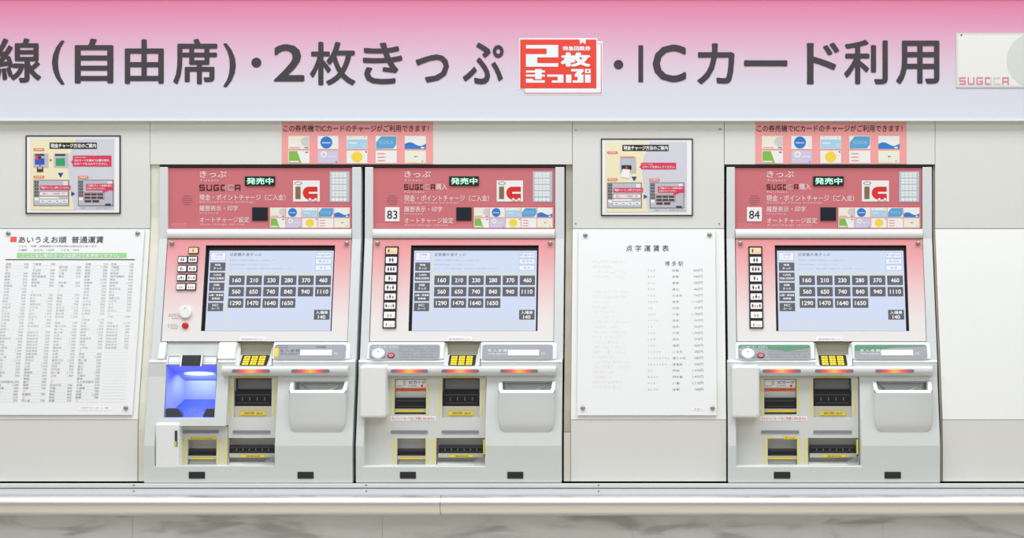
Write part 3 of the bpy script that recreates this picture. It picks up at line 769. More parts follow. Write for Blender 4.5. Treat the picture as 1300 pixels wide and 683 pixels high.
    g = MB(); g.box(S, 600.6, 262.2, 703.4, 290, 'header_pink_dark', 0.0, 0.0008); g.rect(S, 601.2, 262.9, 702.8, 289.4, 'sticker_pink', 0.001); cs = part(g, 'card_strip')
    for i in range(10):
        x = 601.9 + 20.1 * (i % 5); y = 263.7 + 13.3 * (i // 5)
        q = MB(); card(q, S, i, x, y, x + 19.0, y + 12.1, 0.0013); q.build('card_picture', cs)
    # ---- rounded bar
    g = MB(); g.extr(474, 704.4, [(290.8, -0.02)] + arc(296.8, 0.000, 6.0, 0.0085, 90, -90, 12) + [(302.8, -0.02)], 'white_plastic', dx=0.0); part(g, 'cross_bar', smooth=True)
    # ---- sloping door with the screen
    DS = Surf(door_d, dx=0.004)
    g = MB(); g.holed(DS, [474, 704.2], [303.6, 433.4], [(522, 311.4, 684, 420.3)], 'door_print', 0.016, wallm='charcoal'); part(g, 'sloping_door')
    g = MB(); SB2 = Surf(lambda y: door_d(y) - 0.014, dx=0.004); g.box(SB2, 521.5, 311, 684.5, 421, 'black_plastic', -0.01, 0.0); part(g, 'screen_bezel')
    g = MB(); SS = Surf(lambda y: door_d(y) - 0.0132, dx=0.014)
    g.rect(SS, 524.6, 318.2, 681.0, 420.4, 'screen_blue', 0.0)
    SX = SS; l = 0.0004
    g.frame(SX, 526.6, 320.2, 545.4, 330.6, .5, 'screen_border', l); g.rect(SX, 527.1, 320.7, 544.9, 330.1, 'screen_white', l)
    g.text(SX, '近距離', 532, 322, 541, 324.4, 'screen_ink', 0, l * 2); g.text(SX, 'きっぷ', 532.5, 326, 540.5, 328, 'screen_ink', 0, l * 2)
    tabs = (('特急', 'きっぷ'), ('九州内', '特急/定期券'), ('回数', 'きっぷ'), ('山陽・東海道', '新幹線'), ('IC', 'カード'))
    for k, (a, c) in enumerate(tabs):
        y = 333.2 + 12.8 * k; g.rect(SX, 526.4, y, 545.6, y + 10.7, 'screen_button', l)
        wa = 1.25 * len(a) + 1.2; wc = 1.25 * len(c) + 1.2
        g.text(SX, a, 536 - wa, y + 1.7, 536 + wa, y + 4.4, 'screen_text', 0.02, l * 2); g.text(SX, c, 536 - wc, y + 6.0, 536 + wc, y + 8.7, 'screen_text', 0.02, l * 2)
    g.rect(SX, 548.1, 320, 549.1, 410.6, 'screen_line', l); g.rect(SX, 549.1, 346.2, 680, 347.3, 'screen_line', l); g.rect(SX, 525, 410.4, 680.5, 411.5, 'screen_line', l); g.rect(SX, 635.6, 411.5, 636.6, 420, 'screen_line', l)
    g.text(SX, '近距離片道きっぷ', 550.6, 320.9, 590, 325.2, 'screen_ink', 0.01, l * 2, 1.15)
    g.text(SX, '博多駅から区間表示金額のきっぷを発売します', 550.6, 329.2, 608, 331.6, 'screen_pale_ink', 0.0, l * 2, 1.1); g.text(SX, '発売金額を確認してから押してください', 550.6, 334.6, 601, 337, 'screen_pale_ink', 0.0, l * 2, 1.1)
    g.text(SX, 'カード・こども・複数の場合、左側のボタンを先に押してください', 550.6, 340, 632, 342.4, 'screen_pale_ink', 0.0, l * 2, 1.1)
    for k, s in enumerate(('English', '한국어', '中 文')):
        y = 320.6 + 8.0 * k; g.frame(SX, 658.4, y, 678.8, y + 6.7, .5, 'screen_border', l); g.rect(SX, 658.9, y + .5, 678.3, y + 6.2, 'screen_white', l)
        w = (8.4, 6.0, 4.0)[k]; g.text(SX, s, 668.6 - w, y + 1.8, 668.6 + w, y + 4.9, 'screen_ink', 0.0, l * 2, 1.1)
    for i, s in enumerate('160 210 230 280 370 460 560 650 740 840 940 1110 1290 1470 1640 1650'.split()):
        x = 551.3 + 21.7 * (i % 6); y = 349.8 + 14.45 * (i // 6); g.rect(SX, x, y, x + 19.3, y + 12.1, 'screen_button', l)
        w = 5.2 if len(s) == 3 else 6.8; g.text(SX, s, x + 9.65 - w, y + 3.3, x + 9.65 + w, y + 8.7, 'screen_text', 0.018, l * 2)
    g.rect(SX, 659.6, 393.3, 679.2, 405.8, 'screen_button', l); g.text(SX, '入場券', 662, 394.6, 677, 398.8, 'screen_text', 0.018, l * 2); g.text(SX, '140', 664.8, 400.2, 674, 404.6, 'screen_text', 0.018, l * 2)
    o = part(g, 'touch_screen'); o['label'] = 'lit pale blue fare screen with grey price keys'
    for x in (479.4, 698.6):
        g = MB(); g.sphere(DS(x, 308.4, 0.003), 0.0068, 'steel_bolt'); part(g, 'screw_knob', smooth=True)
    g = MB(); g.box(DS, 570.5, 428, 602.3, 432.9, 'print_white', 0.0, 0.0015, 0.8); g.text(DS, '故障の際は係員をお呼びください', 573, 429.4, 600, 431.4, 'ink_grey', 0.0, 0.0018); part(g, 'door_label')
    # passenger buttons
    def people(q, S, cx, cy, kinds, sc, lift):
        n = len(kinds)
        for i, k in enumerate(kinds):
            x = cx + (i - (n - 1) / 2) * 4.0 * sc; m = 'ink' if k == 'a' else 'ink_red'; z = 1.0 if k == 'a' else 0.7; y = cy + (0 if k == 'a' else 1.0 * sc)
            q.disc(S, x, y - 2.1 * sc * z, 0.9 * sc * z, 0.9 * sc * z, m, lift, 10)
            q.poly(S, [(x - 1.4 * sc * z, y - 1.0 * sc * z), (x + 1.4 * sc * z, y - 1.0 * sc * z), (x + 1.3 * sc * z, y + 1.2 * sc * z), (x + .7 * sc * z, y + 1.2 * sc * z), (x + .6 * sc * z, y + 3 * sc * z), (x - .6 * sc * z, y + 3 * sc * z), (x - .7 * sc * z, y + 1.2 * sc * z), (x - 1.3 * sc * z, y + 1.2 * sc * z)], m, lift)
    if v != 'left':
        kinds = ('a', 'aa', 'aaa', 'ac', 'aca', 'cac', 'acca', 'cc', 'c')
        DB = Surf(door_d, dx=0.01)
        for k, kk in enumerate(kinds):
            y = 312.7 + 11.6 * k; off = 0
            g = MB(); g.box(DB, 489 + off, y, 506 + off, y + 11.3, 'black_plastic', 0.0, 0.003, 0.5); pb = part(g, 'passenger_button')
            q = MB(); q.box(DB, 490.6 + off, y + 1.8, 504.4 + off, y + 9.7, 'button_lit' if k == 0 else 'print_white', 0.003, 0.006, 0.5)
            people(q, DB, 497.5 + off - (3.5 if len(kk) == 1 else 0), y + 5.6, kk, 0.86 if len(kk) < 4 else .74, 0.0064)
            if len(kk) == 1: q.rect(DB, 497, y + 7.0, 503, y + 7.5, 'ink_pale_red', 0.0064)
            o = q.build('button_cap', pb)
            if k == 0: o['label'] = 'lit orange-white button cap'
    else:
        own(); DB = Surf(door_d, dx=0.03)
        spots = [(236.5, 313.5, 249.5, 322.3, 'a')]
        for r, (y, ka, kb) in enumerate(((325.1, 'aa', 'aaa'), (336.5, 'ac', 'aca'), (347.9, 'cac', 'acca'), (359.5, 'cc', 'ccc'))):
            spots += [(223.8, y, 236.2, y + 8.9, ka), (236.6, y, 249, y + 8.9, kb)]
        for x0, y0, x1, y1, kk in spots:
            sh = -0.5 * (y0 - 313) / 12; sh = 0
            g = MB(); g.box(DB, x0, y0, x1, y1, 'black_plastic', 0.0, 0.003, 0.5); pb = part(g, 'passenger_button')
            q = MB(); q.box(DB, x0 + 1, y0 + 1.1, x1 - 1, y1 - 1.2, 'button_lit' if kk == 'a' else 'print_white', 0.003, 0.006, 0.4)
            people(q, DB, (x0 + x1) / 2, (y0 + y1) / 2, kk, 0.66 if len(kk) < 4 else .55, 0.0064); o = q.build('button_cap', pb)
            if kk == 'a': o['label'] = 'lit orange-white button cap'
        DL = Surf(door_d)
        g = MB(); g.solid(DL, [(236 + 8 * math.cos(2 * math.pi * i / 28), 396.2 + 8 * math.sin(2 * math.pi * i / 28)) for i in range(28)], 'white_plastic', 0.0, 0.008, 1.6)
        g.poly(DL, [(234.2, 391.2), (236, 390), (237.8, 391.2)], 'ink_grey', 0.0084); part(g, 'round_speaker', smooth=True)
        g = MB(); g.text(DL, 'よびだし', 214, 398, 228, 402, 'ink_grey', 0, 0.0006); g.text(DL, 'CALL', 218, 403, 227, 405, 'ink_grey', 0, 0.0006); g.text(DL, 'とりけし', 213, 411.2, 227, 415.4, 'ink_grey', 0, 0.0006); g.text(DL, 'CANCEL', 216, 416, 226, 417.6, 'ink_grey', 0, 0.0006); part(g, 'door_lettering')
        g = MB(); g.solid(DL, [(235.4 + 4.2 * math.cos(2 * math.pi * i / 20), 413.2 + 4 * math.sin(2 * math.pi * i / 20)) for i in range(20)], 'red_button', 0.0, 0.006, 1.4); part(g, 'red_push_button', smooth=True)
        canon()

    # ---- lower unit
    LS = Surf(low_d, dx=0.09)
    xl = 454.0         # outer left edge
    holes = [(464, 478, 617, 592), (637.7, 484.4, 701.6, 497)]
    if v != 'left': holes.append((564.2, 460, 609.4, 465.2))
    if v == 'left': holes = [(564.2, 460, 609.4, 465.2), (554.5, 478, 617, 592), (467.0, 541, 554.5, 592), (637.7, 484.4, 701.6, 497), (476, 460.5, 539.6, 530.5)]
    for seg in (0,):
        g = MB(); g.holed(LS, [xl, 713.6], [460, 478, 566, 612.8], holes, 'shell_plastic', 0.035); part(g, 'lower_shell', bevel=0.0025)
    # chin under the left shoulder (machine's lower part is wider than its upper part)
    for a, c in (((xl, 564.0), (609.6, 713.6)) if v != 'left' else ((xl, 475.6), (540.2, 564.0), (609.6, 713.6))):
        g = MB(); g.extr(a, c, [(456.8, 0.0), (456.8, 0.0745), (458, 0.079), (460.4, 0.0805), (460.4, 0.0)], 'shell_light', dx=0.09); part(g, 'shoulder_ledge', bevel=0.002)
    # console housings
    cprof = [(434.2, 0.0), (434.2, 0.056), (436.0, 0.064), (456.2, 0.080), (457.6, 0.070), (457.6, 0.0)]
    def con_d(y): return 0.064 + (y - 436.0) / 19.8 * 0.016
    CSf = Surf(con_d, dx=0.07)
    hs = ((466, 563.8), (609.8, 707)) if v != 'left' else ((466, 475.4), (541, 563.8), (609.8, 707))
    for a, c in hs:
        g = MB(); g.extr(a, c, cprof, 'shell_light', dx=0.07); part(g, 'console_housing', bevel=0.004)
    pd = 0.0006
    if v != 'left':
        g = MB(); g.box(CSf, 469.2, 437.4, 558.6, 455.4, 'plate_grey', 0.0, 0.0014, 3.2); pl = part(g, 'instruction_plate')
        q = MB()
        if v == 'right': w_ = MB(); w_.poly(CSf, [(470.2, 438.2), (557.6, 438.2), (557.8, 441.4), (530, 445.5), (500, 442.2), (470.2, 441.2)], 'plate_green', 0.0018); w_.build('worn_film', pl)['label'] = 'worn green film'
        for r in range(5):
            if v == 'right' and r < 1: continue
            for c in range(26):
                if random.random() < .8 and 507 + c * 2 < 556: q.rect(CSf, 507 + c * 2, 439.4 + 3.3 * r, 507.9 + c * 2 + random.random() * .6, 440.2 + 3.3 * r, 'ink_grey', 0.002)
        q.text(CSf, 'インターホン よびだし', 474, 438.8, 506, 442.0, 'print_white', 0.0, 0.0022)
        q.text(CSf, '受話音量', 470.8, 443, 479, 445, 'print_white', 0.0, 0.0022)
        q.build('plate_print', pl)
        g = MB(); g.solid(CSf, [(481.2 + 8.2 * math.cos(2 * math.pi * i / 28), 448.6 + 6.4 * math.sin(2 * math.pi * i / 28)) for i in range(28)], 'white_plastic', 0.0, 0.012, 1.6, 'white_plastic'); g.poly(CSf, [(479.6, 446), (481.2, 445), (482.8, 446)], 'ink_grey', 0.0126); part(g, 'round_speaker', smooth=True)
        g = MB(); g.solid(CSf, [(497 + 4.7 * math.cos(2 * math.pi * i / 20), 451 + 3.4 * math.sin(2 * math.pi * i / 20)) for i in range(20)], 'dark_red', 0.0, 0.004, 0.4); g.disc(CSf, 497, 450.8, 3.4, 2.3, 'pink_button', 0.0046); part(g, 'red_push_button')
    g = MB(); g.box(CSf, 612.4, 437.4, 701.8, 455.4, 'plate_grey', 0.0, 0.0014, 3.2); pl = part(g, 'amount_plate')
    q = MB()
    if v == 'right': w_ = MB(); w_.poly(CSf, [(613.4, 438.2), (700.6, 438.2), (700.8, 439.4), (660, 441), (640, 444.5), (613.2, 445.2)], 'plate_green', 0.0018); w_.build('worn_film', pl)['label'] = 'worn green film'
    if v == 'left': w_ = MB(); w_.poly(CSf, rrect(613, 440.5, 617.6, 453, 2), 'label_yellow', 0.0018); w_.build('yellow_label', pl); q.text(CSf, 'ただ今の金額', 664, 438.6, 676, 441.8, 'ink_grey', 0.01, 0.002); q.frame(CSf, 613.5, 438.2, 628, 441.6, .4, 'ink_grey', 0.002)
    tm = 'print_white' if v != 'left' else 'ink_grey'
    q.text(CSf, '投 入 金 額', 619.4, 443.2, 643.8, 446.4, tm, 0.01, 0.002); q.text(CSf, 'TOTAL AMOUNT', 619.4, 448, 643.8, 450.4, tm, 0.0, 0.002); q.text(CSf, '円', 687.4, 447.6, 691.6, 450.6, 'print_white', 0.0, 0.002)
    q.build('plate_print', pl)
    g = MB(); g.box(CSf, 645, 444, 684.6, 451.2, 'print_white', 0.0014, 0.0026, .3); part(g, 'amount_display')
    # keypad niche
    g = MB(); g.extr(564.2, 609.4, [(434.2, 0.0), (434.2, 0.040), (450, 0.044), (450, 0.0)], 'olive_grey', dx=0.07); part(g, 'keypad_niche')
    g = MB(); g.extr(564.2, 609.4, [(450.2, 0.0), (450.2, 0.044), (464.4, 0.080), (466.6, 0.0)], 'shell_light', dx=0.07); part(g, 'keypad_chin')
    g = MB()
    for (xa, xb, xc) in ((563.9, 566.4, 569.6), (609.7, 607.4, 604.2)):
        A = [L(xa, 435, 0.060, 0.07), L(xb, 435, 0.0405, 0.07), L(xb, 450, 0.045, 0.07), L(xc, 464, 0.078, 0.07), L(xa, 464, 0.081, 0.07), L(xa, 450, 0.074, 0.07)]
        fcs = [[0, 5, 4, 3, 2, 1]] if xa < 590 else [[0, 1, 2, 3, 4, 5]]
        g.add(A, fcs, 'shell_light')
    part(g, 'keypad_cheek')
    KS = Surf(lambda y: 0.0445 + (y - 450.2) / 14.2 * 0.0355, dx=0.07)
    g = MB(); g.box(KS, 569.4, 450.6, 603.6, 463.8, 'black_plastic', 0.0, 0.002, 1.2); kp = part(g, 'keypad')
    for r in range(4):
        for c in range(3):
            x = 572.4 + 9.7 * c; y = 451.8 + 2.95 * r
            q = MB(); q.box(KS, x, y, x + 7.8, y + 2.4, 'yellow_key', 0.002, 0.0055, 0.4); q.rect(KS, x + 2.8, y + 0.9, x + 5, y + 1.4, 'brown', 0.006); q.build('key', kp)
    # lamp rail
    rl = 491.5 if v != 'left' else 548.0
    g = MB(); g.extr(rl, 706, [(464.6, 0.07)] + arc(470.8, 0.088, 6.0, 0.010, 90, -90, 10) + [(476.8, 0.07)], 'shell_plastic', dx=0.09); part(g, 'lamp_rail', smooth=True)
    RS = Surf(0.0975, dx=0.0975)
    def lamp(x0, x1, y0, y1, on, S):
        q = MB(); q.box(S, x0, y0, x1, y1, 'lamp_lit' if on else 'lamp_off', 0.0, 0.0016, min(1.9, (y1 - y0) / 2 - .05))
        o = part(q, 'guide_lamp')
        o['label'] = 'lit lamp glowing orange at its middle' if on else 'unlit grey lamp'
    if v != 'left': lamp(496, 543.4, 469, 473.2, True, RS)
    lamp(560.6, 608.2, 469, 473.2, True, RS); lamp(635.2, 683, 469, 473.2, True, RS)
    # slot panel at the back of the recess
    PD = 0.072
    PSf = Surf(lambda y: PD + max(0, (y - 478)) / 114 * 0.016, dx=0.08)
    cardh = (500.4, 481, 540.6, 526.5); billh = (561, 480, 608.6, 530.6)
    lefth = (504.4, 556.5, 540.6, 592); righth = (554.0, 556, 616.4, 592)
    if v == 'left':
        g = MB(); g.holed(PSf, [554.9, 616.6], [478.4, 592], [billh, (righth[0] + 1.2, righth[1], righth[2], 591.9)], 'slot_plastic', 0.03, 'slot_plastic'); part(g, 'slot_panel', bevel=0.0012)
        g = MB(); g.holed(PSf, [467.4, 554.3], [541.4, 592], [(lefth[0], lefth[1], lefth[2], 591.9)], 'slot_plastic', 0.03, 'slot_plastic'); part(g, 'slot_panel', bevel=0.0012)
    else:
        g = MB(); g.holed(PSf, [464.4, 616.6], [478.4, 540, 592], [cardh, billh, (lefth[0], lefth[1], lefth[2], 591.9), (righth[0], righth[1], righth[2], 591.9)], 'slot_plastic', 0.03, 'slot_plastic'); part(g, 'slot_panel', bevel=0.0012)
    def strip(x, y0, y1, w=1.5):
        q = MB(); q.rect(PSf, x - w / 2, y0, x + w / 2, y1, 'yellow_tape', 0.0006); part(q, 'yellow_strip')
    def mech(name, x0, y0, x1, y1, ylip, teeth, back):
        """black shutter block with a beige lip below, standing in its niche"""
        S = Surf(back, dx=0.08)
        q = MB(); q.box(S, x0, y0, x1, y1, 'black_plastic', 0.0, 0.016, 0, 0.8)
        q.box(S, x0 + 1.5, y0 + (y1 - y0) * .18, x1 - 1.5, y0 + (y1 - y0) * .28, 'charcoal', 0.016, 0.018)
        m = part(q, name)
        q = MB(); q.box(S, x0 + 3, y0 + (y1 - y0) * .72, x1 - 3, y0 + (y1 - y0) * .8, 'charcoal', 0.016, 0.0185)
        for i in range(teeth):
            x = x0 + (x1 - x0) * (i + 1) / (teeth + 1); q.box(S, x - .5, y0 + (y1 - y0) * .38, x + .5, y0 + (y1 - y0) * .6, 'ink_grey', 0.016, 0.0185)
        q.build('roller', m)
        q = MB(); q.extr(x0 - .5, x1 + .5, [(y1 + .2, back), (y1 + .2, back + 0.022), (ylip, back + 0.020), (ylip, back)], 'beige_lip', dx=0.08); lp = q.build('lip', m)
        return S, lp
    if v != 'left':
        S, lp = mech('card_slot', 500.8, 504.6, 540.2, 518.6, 523.4, 0, 0.052)
        q = MB(); q.rect(Surf(0.0735, dx=0.08), 503, 520.6, 538, 523, 'label_yellow', 0.0004); part(q, 'yellow_strip')
        q = MB(); q.box(Surf(0.052, dx=0.08), 500.8, 481.2, 540.2, 504.4, 'slot_plastic', 0, 0.008); part(q, 'slot_hood')
        CS = Surf(0.0605, dx=0.08)
        q = MB(); q.rect(CS, 501.2, 481.8, 539.8, 491.9, 'print_white', 0.0004); q.text(CS, 'ICカード', 518, 483.4, 538.4, 487.6, 'ink', 0.01, 0.0008)
        q.rect(CS, 510, 483.2, 513.8, 489.2, 'card_dim', 0.0006); q.text(CS, 'SUGOCA', 503, 488.8, 510, 490.6, 'ink_grey', 0, 0.0008); q.text(CS, 'IC CARD', 516.5, 488.8, 528, 490.6, 'ink_grey', 0, 0.0008); q.disc(CS, 534.3, 489.8, 1.6, 1.5, 'ink_red', 0.0008, 12)
        q.rect(CS, 501.2, 492.9, 539.8, 496.5, 'orange_strip', 0.0004); q.text(CS, 'オレンジカード', 508, 493.5, 535, 495.9, 'dark_red', 0.0, 0.0008); part(q, 'slot_sticker')
        strip(497, 482.5, 527); strip(543, 482.5, 527)
        q = MB(); q.rect(PSf, 495.6, 528.2, 553.4, 534.2, 'print_white', 0.0005); q.text(PSf, 'クレジットカードはご利用になれません', 496.8, 529.1, 552, 533.2, 'ink_red', 0.004, 0.0009); part(q, 'warning_sticker')
    # bill unit
    S, lp = mech('banknote_slot', 561.6, 496, 608.2, 515.4, 530.2, 4, 0.050)
    q = MB(); q.box(Surf(0.050, dx=0.08), 561.6, 480.6, 608.2, 495.6, 'charcoal', 0.0, 0.001); q.box(Surf(0.050, dx=0.08), 563.5, 481.4, 607, 493.6, 'ink_grey', 0.001, 0.003); part(q, 'banknote_hood')
    q = MB(); q.rect(Surf(0.0725, dx=0.08), 569, 522, 601, 527, 'label_yellow', 0.0006); q.text(Surf(0.0725, dx=0.08), '紙幣 Bill', 574, 523, 597, 526, 'brown', 0.0, 0.001); part(q, 'yellow_strip')
    strip(557.8, 482.5, 527.5); strip(611.6, 482.5, 527.5)
    q = MB(); q.rect(PSf, 564.6, 477.3 + 1.3, 604.6, 480, 'label_yellow', 0.0008); q.text(PSf, 'おさつ', 574, 478.9, 580, 479.8, 'brown', 0, 0.0012); part(q, 'yellow_strip')
    # lower left ticket slot
    S, lp = mech('ticket_slot', 505, 569.2, 540, 578.4, 583.2, 0, 0.062)
    q = MB(); q.rect(Surf(0.0835, dx=0.08), 508, 580.8, 537, 583, 'label_yellow', 0.0006); part(q, 'yellow_strip')
    q = MB(); q.extr(505, 540, [(583.4, 0.06), (583.4, 0.070), (592, 0.078), (592, 0.06)], 'slot_plastic', dx=0.08); part(q, 'slot_sill')
    strip(500.6, 557, 591, 2); strip(543.4, 557, 591, 2); strip(551, 557, 591, 2)
    if v == 'left':
        q = MB(); q.rect(PSf, 505.5, 557.0 - 2, 540, 556.4 + 1.6, 'label_yellow', 0.0008); q.text(PSf, 'きっぷ・Tickets', 508, 555.4, 536, 557.4, 'brown', 0, 0.0012); part(q, 'yellow_strip')
    elif v == 'right':
        q = MB(); q.rect(PSf, 504.5, 556.0 - 2, 509, 556.8, 'label_yellow', 0.0008); q.rect(PSf, 524, 554, 540.5, 557.4, 'label_yellow', 0.0008); q.text(PSf, 'きっぷ', 526, 554.6, 538, 556.8, 'brown', 0, 0.0012); part(q, 'yellow_strip')
    # lower right change tray
    S, lp = mech('change_slot', 557, 564.4, 613.4, 575.2, 580.8, 6, 0.062)
    q = MB(); q.rect(Surf(0.0835, dx=0.08), 571.5, 577.2, 600.5, 580.4, 'label_yellow', 0.0006); q.text(Surf(0.0835, dx=0.08), '硬貨返却', 578, 577.8, 595, 579.9, 'brown', 0, 0.001); part(q, 'yellow_strip')
    q = MB(); q.extr(555, 616, [(586, 0.06), (586, 0.072), (592, 0.086), (592, 0.06)], 'slot_plastic', dx=0.08); part(q, 'slot_sill')
    q = MB()
    A = [L(601.5, 591, 0.094), L(601.5, 584.5, 0.094), L(616, 578.8, 0.094), L(616, 591, 0.094)]; B = [p + Vector((0, 0.0025, 0)) for p in A]
    q.add(A + B, [[0, 3, 2, 1], [4, 5, 6, 7], [0, 1, 5, 4], [1, 2, 6, 5], [2, 3, 7, 6], [3, 0, 4, 7]], 'clear_plastic'); part(q, 'clear_flap')
    if v != 'left': strip(614.6, 558, 577, 2)
    # unlit lamps
    US = Surf(lambda y: PSf.f(y) + 0.0005, dx=0.08)
    lamp(496, 543.4, 546.4, 550, False, US); lamp(560.6, 608.2, 546.4, 550, False, US)
    # coin pocket
    g = MB()
    def pk(x0, x1, xb0, xb1):
        rows = []; n = 14
        for j in range(n + 1):
            u = j / n; y = 497.5 + (549 - 497.5) * u
            bulge = max(0.0, 0.1150 - low_d(y)) * (1 - max(0, (u - .8) / .2) ** 2)
            tt = max(0.0, (u - .55) / .45); half = 36.2 * (1 - 0.24 * (1 - math.sqrt(max(0.0, 1 - tt * tt))))
            rows.append((y, half, bulge))
        return rows
    rows = pk(0, 0, 0, 0); prof = (( -1.0, 0.0), (-0.985, 0.5), (-0.955, 0.86), (-0.9, 1.0), (0.9, 1.0), (0.955, 0.86), (0.985, 0.5), (1.0, 0.0))
    vs = []; fs = []
    for (y, h, bl) in rows:
        for (a, q_) in prof: vs.append(LS(669.2 + a * h, y, bl * q_ + 0.0002))
    m = len(prof)
    for j in range(len(rows) - 1):
        for i in range(m - 1): fs.append([(j + 1) * m + i, (j + 1) * m + i + 1, j * m + i + 1, j * m + i])
    g.add(vs, fs, 'shell_plastic')
    # rim: side horns rising to the back and rounded front lip
    vs = []; fs = []
    rim = [(-1.0, 484.2, 0.0), (-0.99, 489, 0.008), (-0.98, 494, 0.016), (-0.93, 497.6, 0.0225), (0.93, 497.6, 0.0225), (0.98, 494, 0.016), (0.99, 489, 0.008), (1.0, 484.2, 0.0)]
    inn = [(-0.88, 484.2, 0.0), (-0.875, 488, 0.007), (-0.86, 492.5, 0.014), (-0.83, 494.2, 0.0185), (0.83, 494.2, 0.0185), (0.86, 492.5, 0.014), (0.875, 488, 0.007), (0.88, 484.2, 0.0)]
    for a, y, l_ in rim: vs.append(LS(669.2 + a * 36.2, y, l_ + 0.0003))
    for a, y, l_ in inn: vs.append(LS(669.2 + a * 36.2, y, l_ + 0.0008))
    for a, y, l_ in inn: vs.append(LS(669.2 + a * 35.4, y + (3 if l_ > .01 else 0), l_ - 0.012))
    for i in range(7): fs += [[8 + i, i, i + 1, 9 + i], [16 + i, 8 + i, 9 + i, 17 + i]]
    g.add(vs, fs, 'white_plastic')
    for (A, sgn) in ((-1.0, 1), (1.0, -1)):        # cheeks closing the horns
        tri = [LS(669.2 + A * 36.2, 484.2, 0), LS(669.2 + A * 36.2, 497.6, 0), LS(669.2 + A * .98 * 36.2, 497.6, 0.02), LS(669.2 + A * .98 * 36.2, 494, 0.016), LS(669.2 + A * .99 * 36.2, 489, 0.008)]
        g.add(tri, [[0, 1, 2, 3, 4]] if sgn > 0 else [[4, 3, 2, 1, 0]], 'shell_plastic')
    part(g, 'coin_pocket', smooth=True)
    q = MB(); IS = Surf(lambda y: low_d(y) - 0.030, dx=0.09)
    q.rect(IS, 637.8, 484.4, 701.5, 499, 'steel', 0.0)
    o1 = LS(640, 485, -0.004); 
    q.add([LS(640.5, 484.8, -0.002), LS(698.5, 484.8, -0.002), LS(698.5, 486, -0.004), LS(640.5, 486, -0.004)], [[3, 2, 1, 0]], 'steel')
    q.add([IS(640, 485, 0.001), IS(660, 499, 0.02), IS(656, 499, 0.02)], [[0, 2, 1]], 'olive_grey')
    q.add([IS(700, 487, 0.001), IS(666, 499, 0.02), IS(672, 499, 0.02)], [[0, 1, 2]], 'print_white')
    part(q, 'coin_chute')
    # front plugs
    for x in (509.8, 645.2):
        q = MB(); q.box(LS, x, 599, x + 20.2, 607.6, 'ink_black', 0.0, 0.001, 0.9); part(q, 'black_plug')
    # ---- protruding box at the left
    if v != 'left':
        q = MB(); q.box(Surf(0.075, dx=0.10), 458.4, 462.8, 491.4, 528, 'shell_light', 0.0, 0.045, 3.2, 3.0); part(q, 'receiver_box', smooth=True)
    else:
        own()
        q = MB(); q.box(Surf(0.065, dx=0.10), 199.2, 534.4, 229.6, 592.6, 'shell_light', 0.0, 0.052, 3.2, 3.0); rb = part(q, 'receiver_box', smooth=True)
        q = MB(); q.box(Surf(0.1165, dx=0.10), 224.4, 546.6, 227.8, 567, 'charcoal', 0.0, 0.0012, .6); q.rect(Surf(0.1165, dx=0.10), 225, 560, 226.8, 566.4, 'label_yellow', 0.0016); q.build('indicator_slot', rb)
        # blue-lit card bay
        x0, x1 = 211, 274
        bx = lambda x, y, d, dx=0.085: L(x, y, d, dx)
        q = MB()
        V = [bx(x0, 463, 0.080), bx(x1, 463, 0.080), bx(x1 - 1, 483.5, -0.02), bx(x0 + 8, 483.5, -0.02), bx(x0 + 8, 507, -0.02), bx(x1 - 1, 507, -0.02), bx(x1, 530, 0.095), bx(x0, 530, 0.095)]
        q.add(V, [[0, 1, 2, 3], [3, 2, 5, 4], [0, 3, 4, 7], [1, 6, 5, 2]], 'bay_blue'); q.add(V, [[4, 5, 6, 7]], 'bay_floor'); bay = part(q, 'card_bay'); bay['label'] = 'blue-lit bay for placing a card'
        q = MB(); n = 28; c0 = (bx(x0 + 2, 463, 0.080) + bx(x1, 463, 0.080)) / 2; c1 = (V[2] + V[3]) / 2; cc = c0.lerp(c1, 0.52); ax = Vector((0.044, 0, 0)); ay = (c1 - c0).normalized() * 0.014; nn = Vector((0, -0.0005, -0.0012))
        q.add([cc + ax * math.cos(2 * math.pi * i / n) + ay * math.sin(2 * math.pi * i / n) + nn for i in range(n)], [list(range(n))], 'bay_lamp'); q.build('bay_lamp', bay)
        q = MB(); cf = (V[4] + V[5] + V[6] + V[7]) / 4 + Vector((0, 0, 0.001)); up = ((V[6] + V[7]) / 2 - (V[4] + V[5]) / 2).normalized()
        pos = cf + up * 0.028; vs, fs = glyphs('ICカード', 0.01)
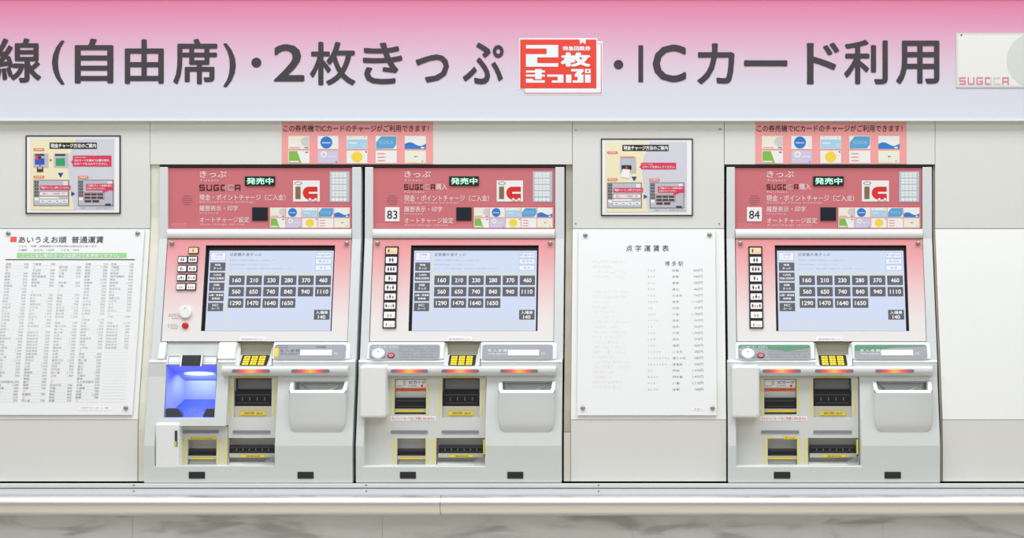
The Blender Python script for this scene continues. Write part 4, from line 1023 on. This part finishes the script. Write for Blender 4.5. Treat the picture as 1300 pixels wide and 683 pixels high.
        wd = max(a[0] for a in vs); q.add([pos + Vector((0.036 * (a[0] / wd - .5), 0, 0)) - up * (a[1] * 0.026) + Vector((0, 0, .0006 + (a[2] if len(a) > 2 else 0))) for a in vs], fs, 'bay_mark'); q.build('bay_lettering', bay)
        for a, c, sk in ((211.6, 226, 7), (262, 273.6, -5)):
            q = MB(); F0 = Surf(0.088, dx=0.09)
            pts = [(a, 518.6), (c, 518.6), (c + sk, 529.6), (a, 529.6)] if sk > 0 else [(a, 518.6), (c, 518.6), (c, 529.6), (a + sk, 529.6)]
            q.solid(F0, pts, 'charcoal', -0.014, 0.004); part(q, 'card_guide')
        pl_ = bpy.data.lights.new('bay_glow', 'AREA'); pl_.energy = 0.30; pl_.color = (0.55, 0.60, 1.0); pl_.shape = 'ELLIPSE'; pl_.size = 0.086; pl_.size_y = 0.026
        lo_ = bpy.data.objects.new('bay_glow', pl_); scene.collection.objects.link(lo_); lo_.parent = bay
        lo_.location = cc + Vector((0, 0.0, -0.003)); lo_.rotation_euler = (math.radians(14), 0, 0)
        # hood above the bay
        q = MB(); q.extr(210.4, 275.6, [(434.2, 0.0), (434.2, 0.052), (451.5, 0.062), (451.5, 0.0)], 'shell_plastic', dx=0.07); part(q, 'bay_hood')
        q = MB(); q.extr(210.6, 275, [(451.8, 0.03), (451.8, 0.072), (462.6, 0.080), (462.6, 0.03)], 'shell_light', dx=0.08); part(q, 'bay_shelf')
        HS = Surf(lambda y: 0.072 + (y - 452) * .0008, dx=0.08)
        for xa in (213, 257):
            q = MB(); q.frame(HS, xa, 452.4, xa + 18, 463, .5, 'charcoal', 0.0006); part(q, 'bracket_outline')
        q = MB(); q.box(HS, 232.8, 450.6, 255.8, 464.2, 'black_plastic', 0.0, 0.012, 0.8, 0.6); clip = part(q, 'black_clip')
        for x in (230.4, 256.2):
            q = MB(); q.box(HS, x, 450.2, x + 1.9, 464.6, 'steel', 0.0, 0.013); q.build('clip_bracket', clip)
        canon()
    # dark gap line on the side of the machine
    return t

machine('left', 'leftmost ticket machine, with a blue-lit card bay and no number plate')
machine('middle', 'middle ticket machine, numbered 83 on a small white plate')
machine('right', 'right-hand ticket machine, numbered 84, with worn green strips on its console')
reset()
